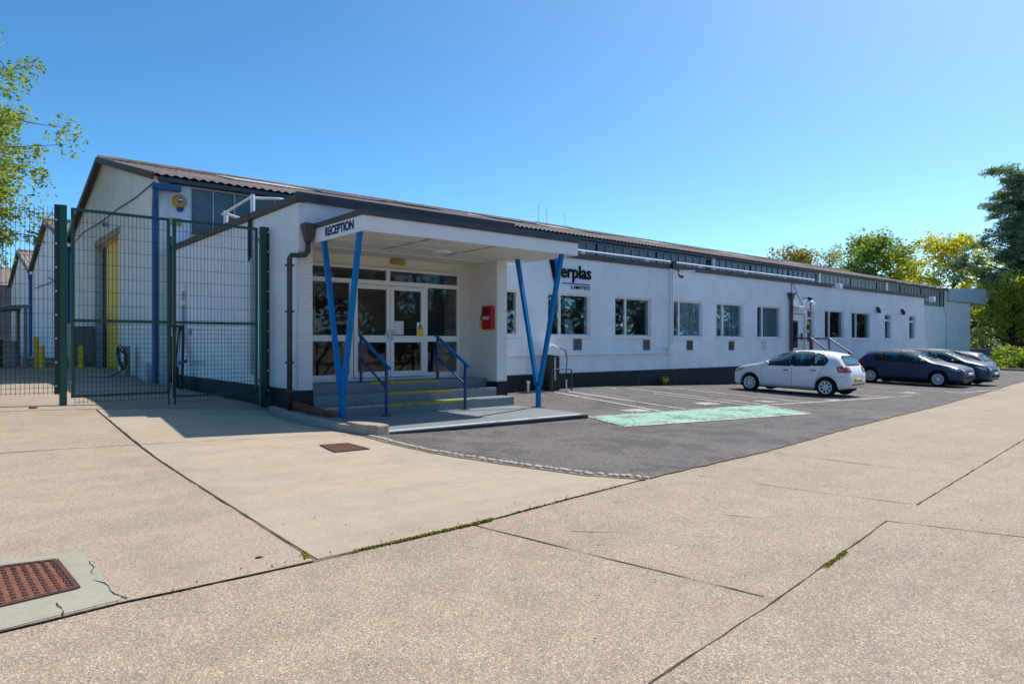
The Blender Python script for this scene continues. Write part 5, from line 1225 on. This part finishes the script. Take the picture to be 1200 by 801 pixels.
rt(1118, 92, 264, 5.6, .2, M['leaf_yellow'], 25, 'wide yellow-green tree above the blue-grey canopy', limbs=24, twigs=9, per=22, spread=1.3, size=.22, trunk_r=.3)
rt(1187, 72, 318, 3.3, .2, M['leaf_maple'], 26, 'open yellow-green maple with dark forked limbs by the far hedge', limbs=24, twigs=8, per=14, spread=.75, size=.16, trunk_r=.30, lean=(.0,.0))
rt(1196, 78, 165, 7.6, .17, M['leaf_dark'], 27, 'tall dark pine at the right edge', 'pine_tree', limbs=62, twigs=9, per=46, spread=.85, size=.30, trunk_r=.42, shape='pine', flat=.42, aspect=.17)
rt(1290, 66, 270, 6.0, .1, M['leaf_mid'], 28, 'mid-green tree cut by the right edge, under the pine', limbs=22, twigs=8, per=26, spread=1.2, size=.2, trunk_r=.3)
rt(1140, 128, 345, 7, .05, M['leaf_dark'], 29, 'dark evergreen low behind the maple', 'evergreen_tree', limbs=26, twigs=8, per=30, spread=1.6, size=.3, trunk_r=.3)
rt(1190, 118, 335, 8, .05, M['leaf_dark'], 30, 'dark evergreen low behind the pine trunk', 'evergreen_tree', limbs=26, twigs=8, per=30, spread=1.7, size=.3, trunk_r=.3)
rt(792, 120, 281.5, 2.4, .5, M['leaf_olive'], 31, 'tip of a small tree just showing over the long roof', limbs=10, twigs=6, per=14, spread=.7, size=.16, trunk_r=.15)
rt(880, 150, 330, 6, .2, M['leaf_mid'], 33, 'low green tree mostly hidden behind the long roof', limbs=16, twigs=7, per=20, spread=1.6, size=.3)
def shrub(px, D, top, R, mat, seed, lab, size=.13, n=60, per=40):
    x, y = PX(px, D); z0 = g(x, y); H = 1.7+(402-top)/800*D - z0; r = random.Random(seed)
    t = empty('shrub', lab, 'shrub', (x, y, z0), 0, 'shrubs by the far road'); cl = []; w = MB()
    for _ in range(n):
        a = r.uniform(0, 6.28); f = r.random()**.5; h = r.random(); q = (math.cos(a)*R*f*(1-.5*h*h), math.sin(a)*R*f*(1-.5*h*h), H*.92*(.06+.9*h*(1-.35*f*f))); cl.append(q)
        if r.random() < .3: w.tube([(q[0]*.2,q[1]*.2,0), (q[0]*.6,q[1]*.6,q[2]*.6), q], [.03,.02,.008], 4, cap=False)
    w.build('stem', M['bark'], t, recalc=False); leaves_mesh('foliage', cl, per, R*.28, size, mat, t, .8, seed)
shrub(1186, 60, 400, 1.9, M['leaf_mid'], 41, 'rounded mid-green shrub at the right edge by the far kerb'); shrub(1172, 57, 424, 1.2, M['leaf_spring'], 42, 'low green shrub in front of the far sheds')
shrub(1130, 84, 388, 2.2, M['leaf_pale'], 43, 'pale blossoming shrub beside the far brick block', .16); shrub(1118, 88, 378, 2.2, M['leaf_yellow'], 44, 'yellow-green shrub against the far brick block', .16)
shrub(1205, 57, 405, 2.0, M['leaf_mid'], 45, 'dark green shrub cut by the right edge'); shrub(1150, 95, 380, 3.2, M['leaf_dark'], 46, 'tall dark shrub behind the far sheds', .2)
shrub(1158, 58.5, 431, .9, M['leaf_yellow'], 47, 'lowest yellow-green shrub at the end of the car park')
# hedge bank and sheds at the far end of the road
x, y = PX(1128, 72); sd = place('garden_shed', 'low pale-roofed shed beyond the parked cars', 'shed', x, y)
def gable(cx, cy, w, l, h, rh, ang, wm, rm, par):
    c, s = math.cos(ang), math.sin(ang); T = lambda u, v, z: (cx+u*c-v*s, cy+u*s+v*c, g(cx,cy)+z)
    MB().prism([T(-w/2,-l/2,-.5),T(w/2,-l/2,-.5),T(w/2,-l/2,h),T(0,-l/2,h+rh),T(-w/2,-l/2,h)], Vector(T(0,l/2,0))-Vector(T(0,-l/2,0))).build('wall', wm, par)
    m = MB()
    for k in (-1, 1): m.prism([T(k*(w/2+.2),-l/2-.2,h-.12),T(0,-l/2-.2,h+rh+.06),T(0,-l/2-.2,h+rh+.14),T(k*(w/2+.2),-l/2-.2,h-.04)], Vector(T(0,l/2+.2,0))-Vector(T(0,-l/2-.2,0)))
    m.build('roof', rm, par)
gable(x, y, 3.4, 5, .7, .9, R(25), M['lightgrey'], paint('pale_shed_roof', (.45,.45,.45), .6, .1), sd)
x, y = PX(1146, 68); sd = place('garden_shed', 'low brown-roofed shed beside the pale-roofed one', 'shed', x, y)
gable(x, y, 3.0, 3.4, .6, .9, R(-15), M['wood'], paint('brown_shed_roof', (.20,.12,.09), .8, .2), sd)
kx = [PX(p, d) for p, d in ((1160, 53), (1200, 51), (1300, 47))]
m = MB()
for a, b in zip(kx, kx[1:]): m.bar((*a, g(*a)+.05), (*b, g(*b)+.05), .4, .35)
tag(m.build('far_kerb', M['kerb']), kind='structure')
def gpoly(pts, off, name, mat): return tag(sheet(pts, off, name, mat, 4), kind='structure')
M['turf'] = paint('rough_turf', (.055,.085,.02), .95, .4, .1, scale=2, bump=.4)
gpoly([PX(1100,60), PX(1160,54), PX(1200,52), PX(1320,47), (160,-10), (190,80), (60,90), (82,32)], .03, 'verge', M['turf'])
r = np.random.default_rng(5)
gc = []
for _ in range(700):
    px, D = r.uniform(1120, 1330), r.uniform(58, 95); x, y = PX(px, D); gc.append((x, y, g(x,y)+.12))
tag(leaves_mesh('verge_grass', gc, 26, .8, .10, M['leaf_spring'], None, .2, 9), 'rough grass and ground cover on the verge beyond the car park', 'grass', None, 'stuff')
# wood across the road behind the viewer: only seen mirrored in the window panes
wc_ = []
for k in range(1700):
    x = r.uniform(-45, 190); y = -24 - r.uniform(0, 9); h = (8+3*math.sin(x*.31)+2*math.sin(x*.83+1))*r.random()**.7; wc_.append((x, y, .6+h))
tag(leaves_mesh('woodland_belt', wc_, 60, 1.9, .28, leafmat('dimmed_leaf', (.02,.035,.02), (.05,.075,.035), .3), None, .8, 12), 'belt of green trees across the road, mirrored in the window panes', 'woodland', None, 'stuff')  # leaf colour darkened so the mirrored trees stay dim in the panes

# every loose piece of these parts becomes a part of its own
def split_loose(names):
    for o in [q for q in S.objects if q.type == 'MESH' and q.name.split('.')[0] in names and q.parent]:
        bm = bmesh.new(); bm.from_mesh(o.data); seen = set(); comps = []
        for f in bm.faces:
            if f.index in seen: continue
            st = [f]; seen.add(f.index); comp = []
            while st:
                q = st.pop(); comp.append(q.index)
                for v in q.verts:
                    for h in v.link_faces:
                        if h.index not in seen: seen.add(h.index); st.append(h)
            comps.append(comp)
        bm.free()
        if len(comps) < 2: continue
        V = [tuple(v.co) for v in o.data.vertices]; P = [tuple(p.vertices) for p in o.data.polygons]; base = o.name.split('.')[0]
        for k, comp in enumerate(comps):
            ids = sorted({i for f in comp for i in P[f]}); mp = {i: j for j, i in enumerate(ids)}
            me = bpy.data.meshes.new(base); me.from_pydata([V[i] for i in ids], [], [tuple(mp[i] for i in P[f]) for f in comp]); me.materials.append(o.data.materials[0])
            if k == 0: new0 = me; continue
            c = o.copy(); c.data = me; COL.objects.link(c)
        o.data = new0
split_loose({'black_plinth','ridge_panel','roof_panel','post','clerestory_post','rail_post','wall_pilaster','rod','wall_cable','foot_plate','yellow_nosing','white_nosing','hinge','bracket','soffit_batten','seat','frame','monitor','wheel_arch','side_light_glass','fascia','verge_board'})

# ------------------------------------------------------------------ light, sky, camera
SUN = Vector((.774, .02, 1)).normalized(); EL = math.asin(SUN.z)
w = bpy.data.worlds.new('World'); S.world = w; w.use_nodes = True; nt = w.node_tree; nt.nodes.clear()
sk = nt.nodes.new('ShaderNodeTexSky'); sk.sky_type = 'NISHITA'; sk.sun_disc = False; sk.sun_elevation = EL; sk.sun_rotation = math.atan2(SUN.x, SUN.y); sk.altitude = 0; sk.air_density = SKY_AIR; sk.dust_density = SKY_DUST; sk.ozone_density = SKY_OZ
hs_ = nt.nodes.new('ShaderNodeHueSaturation'); hs_.inputs['Saturation'].default_value = SKY_SAT; hs_.inputs['Hue'].default_value = SKY_HUE
bg = nt.nodes.new('ShaderNodeBackground'); bg.inputs[1].default_value = SKY_STR; ou = nt.nodes.new('ShaderNodeOutputWorld')
nt.links.new(sk.outputs[0], hs_.inputs['Color']); nt.links.new(hs_.outputs[0], bg.inputs[0]); nt.links.new(bg.outputs[0], ou.inputs[0])
ld = bpy.data.lights.new('sun', 'SUN'); ld.energy = SUN_STR; ld.angle = R(.53); ld.color = (1, .93, .82); lo = bpy.data.objects.new('sun', ld); COL.objects.link(lo)
lo.rotation_euler = SUN.to_track_quat('Z', 'Y').to_euler(); lo.location = (30, 5, 40)
cd = bpy.data.cameras.new('camera'); cd.sensor_width = 36; cd.lens = 24; cd.shift_y = .00125; cd.clip_end = 4000; cd.clip_start = .05
co = bpy.data.objects.new('camera', cd); COL.objects.link(co); co.location = (0, 0, 1.7); co.rotation_euler = (R(90), 0, math.atan2(.7648, .6443)-R(90)); S.camera = co
S.view_settings.view_transform = 'Standard'; S.view_settings.look = 'None'; S.view_settings.gamma = 1; S.view_settings.use_curve_mapping = False; S.view_settings.exposure = EXPO
S.cycles.max_bounces = 8; S.cycles.transparent_max_bounces = 12; S.cycles.caustics_reflective = False; S.cycles.caustics_refractive = False
